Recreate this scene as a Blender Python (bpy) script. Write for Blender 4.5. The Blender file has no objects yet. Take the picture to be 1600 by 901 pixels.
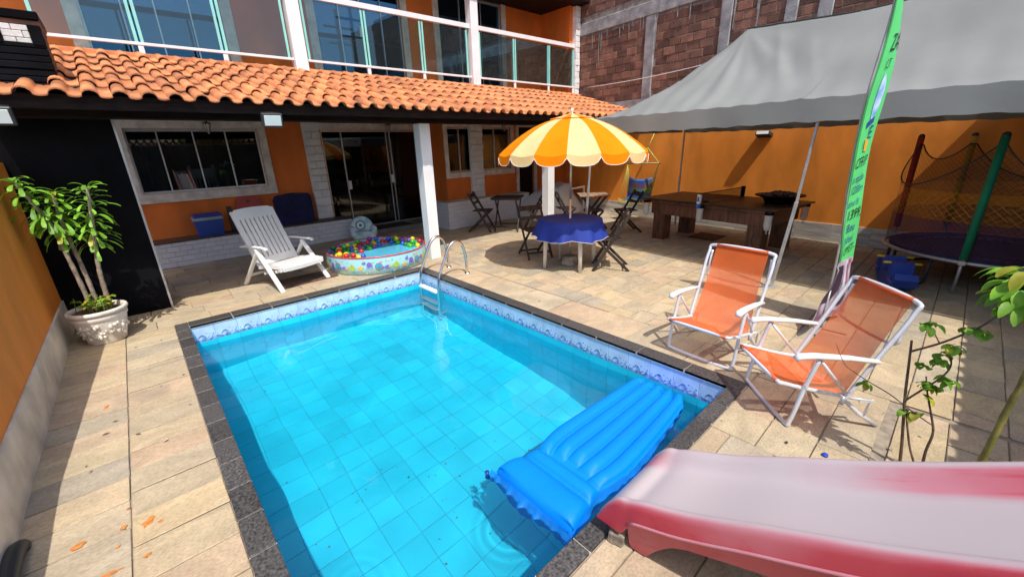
import bpy, math, random, bmesh
from mathutils import Vector, Matrix
R = random.Random(7)
PI = math.pi
rad = math.radians
scene = bpy.context.scene
COL = scene.collection

# ------------------------------------------------------------------ camera
F_PX, YAW, PITCH, ROLL, CAMZ = 634.82, 0.732566, 0.336454, -0.030713, 1.75
fw = Vector((math.sin(YAW)*math.cos(PITCH), math.cos(YAW)*math.cos(PITCH), -math.sin(PITCH)))
rt0 = Vector((math.cos(YAW), -math.sin(YAW), 0)); up0 = rt0.cross(fw)
rt = rt0*math.cos(ROLL) + up0*math.sin(ROLL); up = -rt0*math.sin(ROLL) + up0*math.cos(ROLL)
cd = bpy.data.cameras.new('camera'); cam = bpy.data.objects.new('camera', cd); COL.objects.link(cam)
cam.matrix_world = Matrix(((rt.x, up.x, -fw.x, 0), (rt.y, up.y, -fw.y, 0), (rt.z, up.z, -fw.z, CAMZ), (0, 0, 0, 1)))
cd.sensor_width = 36; cd.lens = F_PX/1600*36; cd.clip_start = 0.05; cd.clip_end = 800
scene.camera = cam
def project(p):
    d = Vector(p) - Vector((0, 0, CAMZ)); z = d.dot(fw)
    if z < 0.05: return None
    return (800 + F_PX*d.dot(rt)/z, 450.5 - F_PX*d.dot(up)/z, z)
def px_area(pts):
    q = [project(p) for p in pts]
    if any(a is None for a in q): return 0
    cx = sum(a[0] for a in q)/len(q); cy = sum(a[1] for a in q)/len(q)
    A = 0.5*abs(sum(q[i][0]*q[(i+1) % len(q)][1] - q[(i+1) % len(q)][0]*q[i][1] for i in range(len(q))))
    return A if (-40 < cx < 1640 and -40 < cy < 940) else A*0.001

# ------------------------------------------------------------------ light
SUN_DX, SUN_DY = 0.22, 0.54                       # shadow shift per metre of height
sd = Vector((SUN_DX, SUN_DY, -1)).normalized()
elev = math.asin(-sd.z)
W = bpy.data.worlds.new('World'); scene.world = W; W.use_nodes = True
nt = W.node_tree; bg = nt.nodes['Background']
sky = nt.nodes.new('ShaderNodeTexSky'); sky.sky_type = 'NISHITA'; sky.sun_disc = False
sky.sun_elevation = elev; sky.sun_rotation = math.atan2(-sd.x, -sd.y)
sky.air_density = 0.85; sky.dust_density = 2.6; sky.ozone_density = 0.6
nt.links.new(sky.outputs[0], bg.inputs[0]); bg.inputs[1].default_value = 0.15
sl = bpy.data.lights.new('sun', 'SUN'); sl.energy = 3.15; sl.angle = rad(0.5); sl.color = (1, 0.95, 0.87)
so = bpy.data.objects.new('sun', sl); COL.objects.link(so)
so.rotation_euler = sd.to_track_quat('-Z', 'Y').to_euler(); so.location = (-3, -8, 20)
sl.cycles.is_caustics_light = True
scene.view_settings.view_transform = 'Standard'; scene.view_settings.look = 'None'
scene.view_settings.exposure = 0.52; scene.view_settings.gamma = 1.0
scene.cycles.max_bounces = 10; scene.cycles.transparent_max_bounces = 16
scene.cycles.sample_clamp_indirect = 6.0

# ------------------------------------------------------------------ materials
MATS = {}
def srgb(r, g, b):
    f = lambda c: ((c/255.0+0.055)/1.055)**2.4 if c > 10 else c/255.0/12.92
    return (f(r), f(g), f(b))
def mat(name, col, rough=0.6, var=0.12, scale=6.0, bump=0.0, bscale=40.0, metal=0.0, spec=0.5, objrand=0.0,
        coord='pos', trans=0.0, alpha=1.0, coat=0.0, stretch=(1, 1, 1), col2=None, rvar=0.0, island=False, sss=0.0):
    """general procedural surface: two-scale colour noise, optional relief, per-object tint, translucency, weave alpha"""
    if name in MATS: return MATS[name]
    m = bpy.data.materials.new(name); m.use_nodes = True; n = m.node_tree; N = n.nodes; L = n.links
    b = N['Principled BSDF']; out = N['Material Output']
    b.inputs['Roughness'].default_value = rough; b.inputs['Metallic'].default_value = metal
    b.inputs['Specular IOR Level'].default_value = spec; b.inputs['Coat Weight'].default_value = coat
    if coord == 'pos':
        g = N.new('ShaderNodeNewGeometry'); src = g.outputs['Position']
    else:
        g = N.new('ShaderNodeTexCoord'); src = g.outputs['Object']
    mp = N.new('ShaderNodeMapping'); mp.inputs['Scale'].default_value = stretch; L.new(src, mp.inputs[0])
    rnd = None
    if objrand or island:
        if island:
            gi = N.new('ShaderNodeNewGeometry'); rnd = gi.outputs['Random Per Island']
        else:
            oi = N.new('ShaderNodeObjectInfo'); rnd = oi.outputs['Random']
        mu = N.new('ShaderNodeMath'); mu.operation = 'MULTIPLY'; mu.inputs[1].default_value = 37.0; L.new(rnd, mu.inputs[0])
        L.new(mu.outputs[0], mp.inputs['Location'])
    n1 = N.new('ShaderNodeTexNoise'); n1.inputs['Scale'].default_value = scale; n1.inputs['Detail'].default_value = 5
    L.new(mp.outputs[0], n1.inputs['Vector'])
    rp = N.new('ShaderNodeValToRGB'); L.new(n1.outputs['Fac'], rp.inputs[0])
    c2 = col2 or tuple(c*(1-var*2.2) for c in col); c1 = tuple(min(1, c*(1+var)) for c in col)
    rp.color_ramp.elements[0].color = (*c2, 1); rp.color_ramp.elements[0].position = 0.3
    rp.color_ramp.elements[1].color = (*c1, 1); rp.color_ramp.elements[1].position = 0.68
    colout = rp.outputs[0]
    if objrand:
        hs = N.new('ShaderNodeHueSaturation'); L.new(colout, hs.inputs['Color'])
        mr = N.new('ShaderNodeMapRange'); L.new(rnd, mr.inputs[0]); mr.inputs[3].default_value = 1-objrand; mr.inputs[4].default_value = 1+objrand
        L.new(mr.outputs[0], hs.inputs['Value']); colout = hs.outputs[0]
    L.new(colout, b.inputs['Base Color'])
    if rvar:
        r2 = N.new('ShaderNodeMapRange'); L.new(n1.outputs['Fac'], r2.inputs[0]); r2.inputs[3].default_value = max(0, rough-rvar); r2.inputs[4].default_value = min(1, rough+rvar)
        L.new(r2.outputs[0], b.inputs['Roughness'])
    if bump:
        n2 = N.new('ShaderNodeTexNoise'); n2.inputs['Scale'].default_value = bscale; n2.inputs['Detail'].default_value = 6
        L.new(mp.outputs[0], n2.inputs['Vector'])
        bp = N.new('ShaderNodeBump'); bp.inputs['Strength'].default_value = 1.0; bp.inputs['Distance'].default_value = bump
        L.new(n2.outputs['Fac'], bp.inputs['Height']); L.new(bp.outputs[0], b.inputs['Normal'])
    if sss: b.inputs['Subsurface Weight'].default_value = sss; b.inputs['Subsurface Radius'].default_value = (.02, .02, .03)
    last = b.outputs[0]
    if trans:
        tr = N.new('ShaderNodeBsdfTranslucent'); L.new(colout, tr.inputs[0])
        mx = N.new('ShaderNodeMixShader'); mx.inputs[0].default_value = trans; L.new(last, mx.inputs[1]); L.new(tr.outputs[0], mx.inputs[2]); last = mx.outputs[0]
    if alpha < 1:
        tp = N.new('ShaderNodeBsdfTransparent')
        mx = N.new('ShaderNodeMixShader'); mx.inputs[0].default_value = alpha; L.new(tp.outputs[0], mx.inputs[1]); L.new(last, mx.inputs[2]); last = mx.outputs[0]
    L.new(last, out.inputs[0])
    MATS[name] = m
    return m
def glass(name, tint, refl=(.9, .9, .9), body=0.0, bodycol=(0.05, 0.06, 0.07), fk=.8):
    """pane: tinted transparency under a Fresnel reflection"""
    m = bpy.data.materials.new(name); m.use_nodes = True; N = m.node_tree.nodes; L = m.node_tree.links
    N.remove(N['Principled BSDF']); out = N['Material Output']
    tp = N.new('ShaderNodeBsdfTransparent'); tp.inputs[0].default_value = (*tint, 1)
    gl = N.new('ShaderNodeBsdfGlossy'); gl.inputs['Roughness'].default_value = 0.0; gl.inputs[0].default_value = (*refl, 1)
    df = N.new('ShaderNodeBsdfDiffuse'); df.inputs[0].default_value = (*bodycol, 1)
    m0 = N.new('ShaderNodeMixShader'); m0.inputs[0].default_value = body; L.new(tp.outputs[0], m0.inputs[1]); L.new(df.outputs[0], m0.inputs[2])
    fr = N.new('ShaderNodeFresnel'); fr.inputs[0].default_value = 1.6
    mp = N.new('ShaderNodeMath'); mp.operation = 'MULTIPLY_ADD'; mp.inputs[1].default_value = fk; mp.inputs[2].default_value = 0.01; mp.use_clamp = True
    L.new(fr.outputs[0], mp.inputs[0])
    mx = N.new('ShaderNodeMixShader'); L.new(mp.outputs[0], mx.inputs[0]); L.new(m0.outputs[0], mx.inputs[1]); L.new(gl.outputs[0], mx.inputs[2])
    L.new(mx.outputs[0], out.inputs[0]); return m

def stone_mat(name, island):
    m = bpy.data.materials.new(name); m.use_nodes = True; N = m.node_tree.nodes; L = m.node_tree.links; b = N['Principled BSDF']
    g = N.new('ShaderNodeNewGeometry')
    if island: rnd = g.outputs['Random Per Island']
    else: rnd = N.new('ShaderNodeObjectInfo').outputs['Random']
    mu = N.new('ShaderNodeMath'); mu.operation = 'MULTIPLY'; mu.inputs[1].default_value = 53.0; L.new(rnd, mu.inputs[0])
    mp = N.new('ShaderNodeMapping'); L.new(g.outputs['Position'], mp.inputs[0]); L.new(mu.outputs[0], mp.inputs['Location'])
    base = N.new('ShaderNodeValToRGB'); L.new(rnd, base.inputs[0]); e = base.color_ramp.elements
    cols = [(0, (.52, .415, .275)), (.16, (.45, .385, .285)), (.32, (.56, .445, .28)), (.5, (.40, .36, .295)), (.64, (.56, .465, .315)), (.8, (.51, .385, .275)), (1, (.53, .455, .33))]
    e[0].position = 0; e[0].color = (*cols[0][1], 1); e[1].position = 1; e[1].color = (*cols[-1][1], 1)
    for p, c in cols[1:-1]: q = e.new(p); q.color = (*c, 1)
    # bedding-plane streaks and cloudy patches of the sandstone
    mp2 = N.new('ShaderNodeMapping'); mp2.inputs['Scale'].default_value = (1, 1.7, 1); mp2.inputs['Rotation'].default_value = (0, 0, .35); L.new(mp.outputs[0], mp2.inputs[0])
    n1 = N.new('ShaderNodeTexNoise'); n1.inputs['Scale'].default_value = 3.2; n1.inputs['Detail'].default_value = 8; n1.inputs['Roughness'].default_value = .62; n1.inputs['Distortion'].default_value = .8; L.new(mp2.outputs[0], n1.inputs['Vector'])
    r1 = N.new('ShaderNodeValToRGB'); L.new(n1.outputs[0], r1.inputs[0]); r1.color_ramp.elements[0].position = .36; r1.color_ramp.elements[0].color = (.78, .77, .75, 1); r1.color_ramp.elements[1].position = .66; r1.color_ramp.elements[1].color = (1.07, 1.05, 1.02, 1)
    mx = N.new('ShaderNodeMix'); mx.data_type = 'RGBA'; mx.blend_type = 'MULTIPLY'; mx.inputs[0].default_value = 1; L.new(base.outputs[0], mx.inputs[6]); L.new(r1.outputs[0], mx.inputs[7])
    n2 = N.new('ShaderNodeTexNoise'); n2.inputs['Scale'].default_value = 60; n2.inputs['Detail'].default_value = 3; L.new(mp2.outputs[0], n2.inputs['Vector'])
    r2 = N.new('ShaderNodeValToRGB'); L.new(n2.outputs[0], r2.inputs[0]); r2.color_ramp.elements[0].position = .3; r2.color_ramp.elements[0].color = (.72, .69, .64, 1); r2.color_ramp.elements[1].position = .6; r2.color_ramp.elements[1].color = (1, 1, 1, 1)
    mx2 = N.new('ShaderNodeMix'); mx2.data_type = 'RGBA'; mx2.blend_type = 'MULTIPLY'; mx2.inputs[0].default_value = .8; L.new(mx.outputs[2], mx2.inputs[6]); L.new(r2.outputs[0], mx2.inputs[7])
    # grey lichen / wear blotches shared by neighbouring slabs
    n3 = N.new('ShaderNodeTexNoise'); n3.inputs['Scale'].default_value = 1.7; n3.inputs['Detail'].default_value = 9; n3.inputs['Roughness'].default_value = .62; L.new(g.outputs['Position'], n3.inputs['Vector'])
    r3 = N.new('ShaderNodeValToRGB'); L.new(n3.outputs[0], r3.inputs[0]); r3.color_ramp.elements[0].position = .55; r3.color_ramp.elements[0].color = (0, 0, 0, 1); r3.color_ramp.elements[1].position = .72; r3.color_ramp.elements[1].color = (.6, .6, .6, 1)
    mx3 = N.new('ShaderNodeMix'); mx3.data_type = 'RGBA'; L.new(r3.outputs[0], mx3.inputs[0]); L.new(mx2.outputs[2], mx3.inputs[6]); mx3.inputs[7].default_value = (.25, .22, .18, 1)
    L.new(mx3.outputs[2], b.inputs['Base Color'])
    b.inputs['Roughness'].default_value = .72; b.inputs['Specular IOR Level'].default_value = .3
    bp = N.new('ShaderNodeBump'); bp.inputs['Strength'].default_value = .9; bp.inputs['Distance'].default_value = .006
    ad = N.new('ShaderNodeMath'); ad.operation = 'MULTIPLY_ADD'; L.new(n2.outputs[0], ad.inputs[0]); ad.inputs[1].default_value = .25; L.new(n1.outputs[0], ad.inputs[2])
    L.new(ad.outputs[0], bp.inputs['Height']); L.new(bp.outputs[0], b.inputs['Normal'])
    return m

# ------------------------------------------------------------------ mesh helper
class MB:
    def __init__(s): s.v = []; s.f = []; s.m = []; s.s = []
    def add(s, vs, fs, mi=0, sm=False):
        o = len(s.v); s.v.extend([tuple(v) for v in vs])
        for f in fs: s.f.append([i+o for i in f]); s.m.append(mi); s.s.append(sm)
        return s
    def box(s, a, b, mi=0):
        x0, y0, z0 = a; x1, y1, z1 = b
        return s.add([(x0, y0, z0), (x1, y0, z0), (x1, y1, z0), (x0, y1, z0), (x0, y0, z1), (x1, y0, z1), (x1, y1, z1), (x0, y1, z1)],
                     [(0, 3, 2, 1), (4, 5, 6, 7), (0, 1, 5, 4), (1, 2, 6, 5), (2, 3, 7, 6), (3, 0, 4, 7)], mi)
    def cbox(s, a, b, c=.006, mi=0):
        """box with chamfered edges"""
        M = Matrix.Translation([(p+q)/2 for p, q in zip(a, b)])
        return s.cobox(M, [(q-p)/2 for p, q in zip(a, b)], c, mi)
    def cobox(s, M, h, c=.006, mi=0):
        c = min(c, min(h)*.9); vs = []; idx = {}
        for sx in (-1, 1):
            for sy in (-1, 1):
                for sz in (-1, 1):
                    sg = (sx, sy, sz)
                    for ax in range(3):
                        p = [sg[k]*(h[k] if k == ax else h[k]-c) for k in range(3)]
                        idx[(sg, ax)] = len(vs); vs.append(M @ Vector(p))
        fs = []
        for ax in range(3):
            o = [k for k in range(3) if k != ax]
            for d in (-1, 1):
                q = []
                for (a_, b_) in ((-1, -1), (1, -1), (1, 1), (-1, 1)):
                    sg = [0, 0, 0]; sg[ax] = d; sg[o[0]] = a_; sg[o[1]] = b_; q.append(idx[(tuple(sg), ax)])
                if (d > 0) == (ax == 1): q.reverse()
                fs.append(q)
        for ax in range(3):
            o = [k for k in range(3) if k != ax]
            for a_ in (-1, 1):
                for b_ in (-1, 1):
                    s0 = [0, 0, 0]; s0[o[0]] = a_; s0[o[1]] = b_
                    s1 = list(s0); s0[ax] = -1; s1[ax] = 1; s0 = tuple(s0); s1 = tuple(s1)
                    q = [idx[(s0, o[0])], idx[(s1, o[0])], idx[(s1, o[1])], idx[(s0, o[1])]]
                    if (a_*b_ > 0) != (ax == 1): q.reverse()
                    fs.append(q)
        for sx in (-1, 1):
            for sy in (-1, 1):
                for sz in (-1, 1):
                    q = [idx[((sx, sy, sz), k)] for k in range(3)]
                    if sx*sy*sz < 0: q.reverse()
                    fs.append(q)
        return s.add(vs, fs, mi)
    def bar(s, p, q, w, h, mi=0, upv=(0, 0, 1), c=.003):
        p = Vector(p); q = Vector(q); d = q-p; L = d.length; d.normalize(); u = Vector(upv)
        if abs(d.dot(u)) > .98: u = Vector((0, 1, 0)) if abs(d.y) < .9 else Vector((1, 0, 0))
        sd_ = d.cross(u).normalized(); u2 = sd_.cross(d)
        M = Matrix(((d.x, sd_.x, u2.x, 0), (d.y, sd_.y, u2.y, 0), (d.z, sd_.z, u2.z, 0), (0, 0, 0, 1))); M.translation = (p+q)/2
        return s.cobox(M, (L/2, w/2, h/2), c, mi)
    def tube(s, path, r, n=8, mi=0, closed=False, sm=True, flat=1.0):
        P = [Vector(p) for p in path]; k = len(P); rr = r if isinstance(r, (list, tuple)) else [r]*k
        vs = []; prev = None
        for i in range(k):
            a = P[(i-1) % k] if closed or i > 0 else P[i]; b = P[(i+1) % k] if closed or i < k-1 else P[i]
            t = (b-a).normalized()
            if prev is None:
                ref = Vector((0, 0, 1)) if abs(t.z) < .9 else Vector((1, 0, 0)); nrm = t.cross(ref).normalized()
            else: nrm = (prev - t*prev.dot(t)); nrm = nrm.normalized() if nrm.length > 1e-6 else t.orthogonal().normalized()
            prev = nrm; bn = t.cross(nrm)
            for j in range(n):
                an = 2*PI*j/n; vs.append(P[i] + nrm*math.cos(an)*rr[i] + bn*math.sin(an)*rr[i]*flat)
        fs = []
        for i in range(k if closed else k-1):
            i2 = (i+1) % k
            for j in range(n): j2 = (j+1) % n; fs.append((i*n+j, i*n+j2, i2*n+j2, i2*n+j))
        if not closed: fs.append(tuple(range(n-1, -1, -1))); fs.append(tuple((k-1)*n+j for j in range(n)))
        return s.add(vs, fs, mi, sm)
    def lathe(s, prof, n=28, c=(0, 0, 0), mi=0, sm=True):
        vs = []; k = len(prof)
        for (r, z) in prof:
            for j in range(n): a = 2*PI*j/n; vs.append((c[0]+r*math.cos(a), c[1]+r*math.sin(a), c[2]+z))
        fs = [(i*n+j, i*n+(j+1) % n, (i+1)*n+(j+1) % n, (i+1)*n+j) for i in range(k-1) for j in range(n)]
        return s.add(vs, fs, mi, sm)
    def grid(s, nu, nv, fn, mi=0, sm=True, flip=False, wrapu=False):
        vs = [fn(i/nu, j/nv) for j in range(nv+1) for i in range(nu+(0 if wrapu else 1))]; w = nu+(0 if wrapu else 1); fs = []
        for j in range(nv):
            for i in range(nu):
                a = j*w+i; b = j*w+(i+1) % w; q = (a, b, b+w, a+w); fs.append(q[::-1] if flip else q)
        return s.add(vs, fs, mi, sm)
    def prism(s, poly, fn, d0, d1, mi=0):
        """extrude polygon (list of 2d) between depths; fn(u,v,d)->xyz"""
        k = len(poly); vs = [fn(u, v, d0) for u, v in poly]+[fn(u, v, d1) for u, v in poly]
        fs = [tuple(range(k))[::-1], tuple(range(k, 2*k))]+[(i, (i+1) % k, k+(i+1) % k, k+i) for i in range(k)]
        return s.add(vs, fs, mi)
    def sphere(s, c, r, nu=12, nv=8, mi=0, sc=(1, 1, 1)):
        vs = [(c[0], c[1], c[2]-r*sc[2])]
        for j in range(1, nv):
            t = PI*j/nv
            for i in range(nu): a = 2*PI*i/nu; vs.append((c[0]+r*sc[0]*math.sin(t)*math.cos(a), c[1]+r*sc[1]*math.sin(t)*math.sin(a), c[2]-r*sc[2]*math.cos(t)))
        vs.append((c[0], c[1], c[2]+r*sc[2])); T = len(vs)-1; fs = []
        for i in range(nu): fs.append((0, 1+(i+1) % nu, 1+i)); fs.append((T, 1+(nv-2)*nu+i, 1+(nv-2)*nu+(i+1) % nu))
        for j in range(nv-2):
            for i in range(nu): a = 1+j*nu+i; b = 1+j*nu+(i+1) % nu; fs.append((a, b, b+nu, a+nu))
        return s.add(vs, fs, mi, True)
    def mesh(s, name, mats):
        me = bpy.data.meshes.new(name); me.from_pydata(s.v, [], s.f)
        for m in (mats if isinstance(mats, (list, tuple)) else [mats]): me.materials.append(m)
        me.polygons.foreach_set('material_index', s.m); me.polygons.foreach_set('use_smooth', s.s)
        me.update(); return me
def link(name, data, parent=None, loc=None, rotz=0.0):
    o = bpy.data.objects.new(name, data); COL.objects.link(o)
    if parent is not None: o.parent = parent
    if loc is not None: o.location = loc
    if rotz: o.rotation_euler = (0, 0, rotz)
    return o
def thing(name, label, cat, loc=(0, 0, 0), rotz=0.0, group=None):
    o = link(name, None, None, loc, rotz); o.empty_display_size = .1; o['label'] = label; o['category'] = cat
    if group: o['group'] = group
    return o
def tag(o, label, cat, group=None):
    o['label'] = label; o['category'] = cat
    if group: o['group'] = group
    return o
def part(name, mb, mats, parent, label=None, world=False, smooth_angle=None):
    """one mesh part; world=True: geometry given in world coordinates under an unrotated thing"""
    o = link(name, mb.mesh(name, mats), parent)
    if world:
        q = parent; off = Vector((0, 0, 0))
        while q is not None: off += q.location; q = q.parent
        o.location = -off
    if label: o['label'] = label
    return o
def single(name, mb, mats, label, cat, group=None, loc=None, rotz=0):
    return tag(link(name, mb.mesh(name, mats), None, loc, rotz), label, cat, group)
def structure(name, mb, mats, parent=None):
    o = link(name, mb.mesh(name, mats), parent)
    if parent is None: o['kind'] = 'structure'
    return o
def copy_tree(o, parent=None):
    c = o.copy(); COL.objects.link(c)
    if parent is not None: c.parent = parent
    for ch in list(o.children): copy_tree(ch, c)
    return c
def copy_thing(o, loc, rotz, label, group=None):
    c = copy_tree(o); c.location = loc; c.rotation_euler = (0, 0, rotz); c['label'] = label
    if group: c['group'] = group
    return c
def smooth_path(pts, n=6):
    """Catmull-Rom through points"""
    P = [Vector(p) for p in pts]; out = []
    for i in range(len(P)-1):
        a = P[max(i-1, 0)]; b = P[i]; c = P[i+1]; d = P[min(i+2, len(P)-1)]
        for k in range(n):
            t = k/n; out.append(.5*((2*b)+(c-a)*t+(2*a-5*b+4*c-d)*t*t+(3*b-a-3*c+d)*t**3))
    out.append(P[-1]); return out
def face_angle(dx, dy):
    """rotation that turns local -Y to the direction (dx,dy)"""
    return math.atan2(dx, -dy)
# ------------------------------------------------------------------ shared materials
M_grout = mat('patio_mortar', (.31, .26, .20), .9, .15, 20, .002, 90)
M_stone = stone_mat('sandstone_slab', False); M_stone_i = stone_mat('sandstone_slab_far', True)
M_gran = mat('dark_granite', (.075, .070, .066), .5, .5, 75, .002, 170, objrand=.22, col2=(.014, .014, .016))
M_wgrout = mat('pale_grout', (.55, .53, .48), .9, .1)
M_ptile = mat('pool_blue_tile', (.018, .61, .83), .25, .05, 2.0, objrand=.05)
M_pgrout = mat('pool_grout', (.012, .41, .60), .7, .1)
M_btile = mat('border_pale_tile', (.50, .68, .90), .2, .08, 9, objrand=.05)
M_bprint = mat('border_print_blue', (.10, .25, .60), .25, .3, 30)
M_bprint2 = mat('border_print_mid', (.24, .42, .76), .25, .3, 30)
M_orange = mat('orange_paint', (.80, .29, .035), .75, .16, 1.3, .006, 7, col2=(.58, .17, .014))
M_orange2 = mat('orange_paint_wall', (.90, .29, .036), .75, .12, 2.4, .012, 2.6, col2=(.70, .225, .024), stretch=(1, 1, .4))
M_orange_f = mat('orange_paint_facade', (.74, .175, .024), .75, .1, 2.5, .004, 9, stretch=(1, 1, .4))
M_plinth = mat('beige_render', (.78, .71, .58), .85, .2, 2.5, .004, 30)
M_white = mat('white_paint', (.80, .80, .80), .5, .04, 3, .001, 60)
M_wbrick = mat('white_painted_brick', (.62, .61, .60), .7, .08, 4, .004, 40, objrand=.06)
M_wbrick2 = mat('white_painted_block', (.76, .75, .75), .7, .06, 5, .006, 26, objrand=.05)
M_trim = mat('beige_stone_trim', (.72, .64, .57), .75, .12, 8, .004, 50)
M_wood = mat('dark_stained_beam', (.016, .009, .008), .6, .3, 4, .002, 40, stretch=(1, 8, 8), spec=.15)
M_black = mat('black_stone_cladding', (.006, .006, .008), .42, .3, 1.6, .002, 60, rvar=.14, spec=.06)
M_alu = mat('brushed_aluminium', (.62, .62, .62), .35, .06, 8, metal=.75)
M_rail = mat('white_rail', (.78, .75, .78), .4, .04, 4)
M_aqua = mat('glass_edge', (.30, .72, .66), .15, .05, 5, alpha=.9)
M_tile = mat('terracotta_roof_tile', (.61, .225, .080), .75, .12, 5, .004, 50, objrand=.24, col2=(.36, .13, .06))
M_tile_i = mat('terracotta_roof_tile_far', (.60, .215, .075), .75, .15, 9, .003, 60, island=True, objrand=.14, col2=(.47, .15, .05))
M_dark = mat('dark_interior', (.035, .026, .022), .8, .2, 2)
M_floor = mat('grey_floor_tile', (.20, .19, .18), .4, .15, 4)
M_pane = glass('window_pane_dark', (.55, .60, .62), fk=.6)
M_pane_up = glass('window_pane_blue', (.14, .26, .36), (.26, .62, 1.0), .15, (.01, .04, .07), fk=2.8)
M_bal = glass('balcony_pane', (.78, .90, .90), (.7, .9, 1.0), .02, (.25, .30, .30), fk=.75)
M_clay = mat('hollow_clay_brick', (.185, .088, .060), .85, .2, 6, .006, 40, objrand=.45, col2=(.11, .055, .042))
M_clay_i = mat('hollow_clay_brick_far', (.185, .088, .060), .85, .2, 6, .006, 40, island=True, objrand=.45, col2=(.11, .055, .042))
M_conc = mat('raw_concrete', (.30, .30, .31), .9, .2, 5, .006, 25)
M_mortar = mat('rough_mortar', (.27, .225, .20), .95, .25, 8, .006, 40)
M_soil = mat('earth', (.16, .12, .08), .95, .2, 3)

# ------------------------------------------------------------------ ground and patio
XL, XR, YB, YF = 0.103, 2.947, 5.381, 0.886          # pool opening (coping inner edge)
CX0, CX1, CY0, CY1 = -0.012, 3.09, 0.787, 5.556      # coping outer edge
def ring(mb, z, big, hole):
    X0, Y0, X1, Y1 = big; a, b, c, d = hole
    mb.add([(X0, Y0, z), (X1, Y0, z), (X1, Y1, z), (X0, Y1, z), (a, b, z), (c, b, z), (c, d, z), (a, d, z)],
           [(0, 1, 5, 4), (1, 2, 6, 5), (2, 3, 7, 6), (3, 0, 4, 7)])
mb = MB(); ring(mb, -.06, (-400, -400, 400, 400), (XL-.2, YF-.2, XR+.2, YB+.2)); structure('ground', mb, M_soil)
mb = MB(); ring(mb, -.012, (-.95, -1.6, 10.2, 9.4), (CX0+.02, CY0+.02, CX1-.02, CY1-.02)); patio = structure('patio_floor', mb, M_grout)
stones = []
def rows(x0, x1, y0, y1, depth, length, jit=.2, stag=True):
    y = y0
    while y < y1-.02:
        d = depth*R.uniform(1-jit*.4, 1+jit*.4); d = min(d, y1-y)
        if y1-(y+d) < .08: d = y1-y
        x = x0; first = True
        while x < x1-.02:
            l = length*R.uniform(1-jit, 1+jit)
            if first and stag: l *= R.uniform(.45, 1.0)
            first = False; l = min(l, x1-x)
            if x1-(x+l) < .1: l = x1-x
            stones.append((x, y, x+l, y+d)); x += l
        y += d
rows(-.86, -.41, -.6, 5.55, .24, .6, .25, False); rows(-.41, CX0, -.6, 5.55, .24, .6, .25, False)
rows(-.86, CX1+.62, 5.56, 6.70, .27, .52, .25); rows(-.86, 5.2, 6.70, 8.64, .30, .45, .2)
yy = .79
while yy < 5.56:                                        # big slabs along the pool's right side
    l = R.uniform(.40, .62); l = min(l, 5.56-yy)
    stones.append((CX1, yy, CX1+R.uniform(.44, .46), yy+l)); yy += l
rows(CX1+.46, 9.25, .79, 5.56, .225, .36, .18)
rows(CX1+.62, 9.45, 5.56, 7.7, .25, .40, .18)
rows(-.41, 2.4, -.6, .78, .26, .62, .2); rows(2.4, 3.55, .03, .78, .25, .60, .2); rows(2.4, 3.5, -1.5, -.03, .25, .5, .2); rows(3.55, 8.7, -1.5, .78, .24, .36, .18)
for s in stones: pass
scored = sorted(stones, key=lambda s: -px_area([(s[0], s[1], 0), (s[2], s[1], 0), (s[2], s[3], 0), (s[0], s[3], 0)]))
cache = {}
def slab_mesh(lx, ly, k):
    key = (round(lx, 2), round(ly, 2), k)
    if key not in cache:
        m = MB(); m.cbox((-lx/2+.0035, -ly/2+.0035, -.012), (lx/2-.0035, ly/2-.0035, 0), .0035)
        rr = random.Random(k*91+int(lx*100))
        m.v = [(x+rr.uniform(-.0022, .0022), y+rr.uniform(-.0022, .0022), z) for x, y, z in m.v]
        cache[key] = m.mesh('paving_stone', M_stone)
    return cache[key]
far = MB()
for i, s in enumerate(scored):
    cx, cy, lx, ly = (s[0]+s[2])/2, (s[1]+s[3])/2, s[2]-s[0], s[3]-s[1]
    if i < 300:
        o = link('paving_stone', slab_mesh(lx, ly, R.randrange(3)), patio, (cx, cy, R.uniform(-.002, .0025)))
        o.rotation_euler = (R.uniform(-.004, .004), R.uniform(-.004, .004), R.uniform(-.003, .003))
    else:
        z = R.uniform(-.002, .002); a = .003
        far.add([(s[0]+a, s[1]+a, z-.012), (s[2]-a, s[1]+a, z-.012), (s[2]-a, s[3]-a, z-.012), (s[0]+a, s[3]-a, z-.012),
                 (s[0]+a+.002, s[1]+a+.002, z), (s[2]-a-.002, s[1]+a+.002, z), (s[2]-a-.002, s[3]-a-.002, z), (s[0]+a+.002, s[3]-a-.002, z)],
                [(4, 5, 6, 7), (0, 1, 5, 4), (1, 2, 6, 5), (2, 3, 7, 6), (3, 0, 4, 7)])
o = part('far_paving_stones', far, M_stone_i, patio); o['kind'] = 'stuff'
# dribbled orange paint on the slabs by the left wall
M_splash = mat('spilt_orange_paint', (.72, .26, .06), .7, .2, 40, alpha=.75)
rs = random.Random(3)
for (x, y, w, h) in [(-.345, 2.44, .03, .035), (-.52, 2.20, .085, .012), (-.44, 2.48, .012, .018), (-.60, 2.5, .03, .02), (-.36, 2.20, .016, .012), (-.30, 2.40, .012, .010), (-.46, 2.36, .010, .010), (-.53, 3.98, .012, .03), (-.42, 2.62, .010, .008), (-.64, 2.28, .02, .012)]:
    m = MB(); k = 14; pts = []
    for j in range(k):
        a = 2*PI*j/k; q = rs.uniform(.55, 1.15); pts.append((x+w*q*math.cos(a)+.3*h*math.sin(a), y+h*q*math.sin(a)))
    m.prism(pts, lambda u, v, d: (u, v, d), .0026, .0042); structure('paint_splash', m, M_splash, patio)

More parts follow.
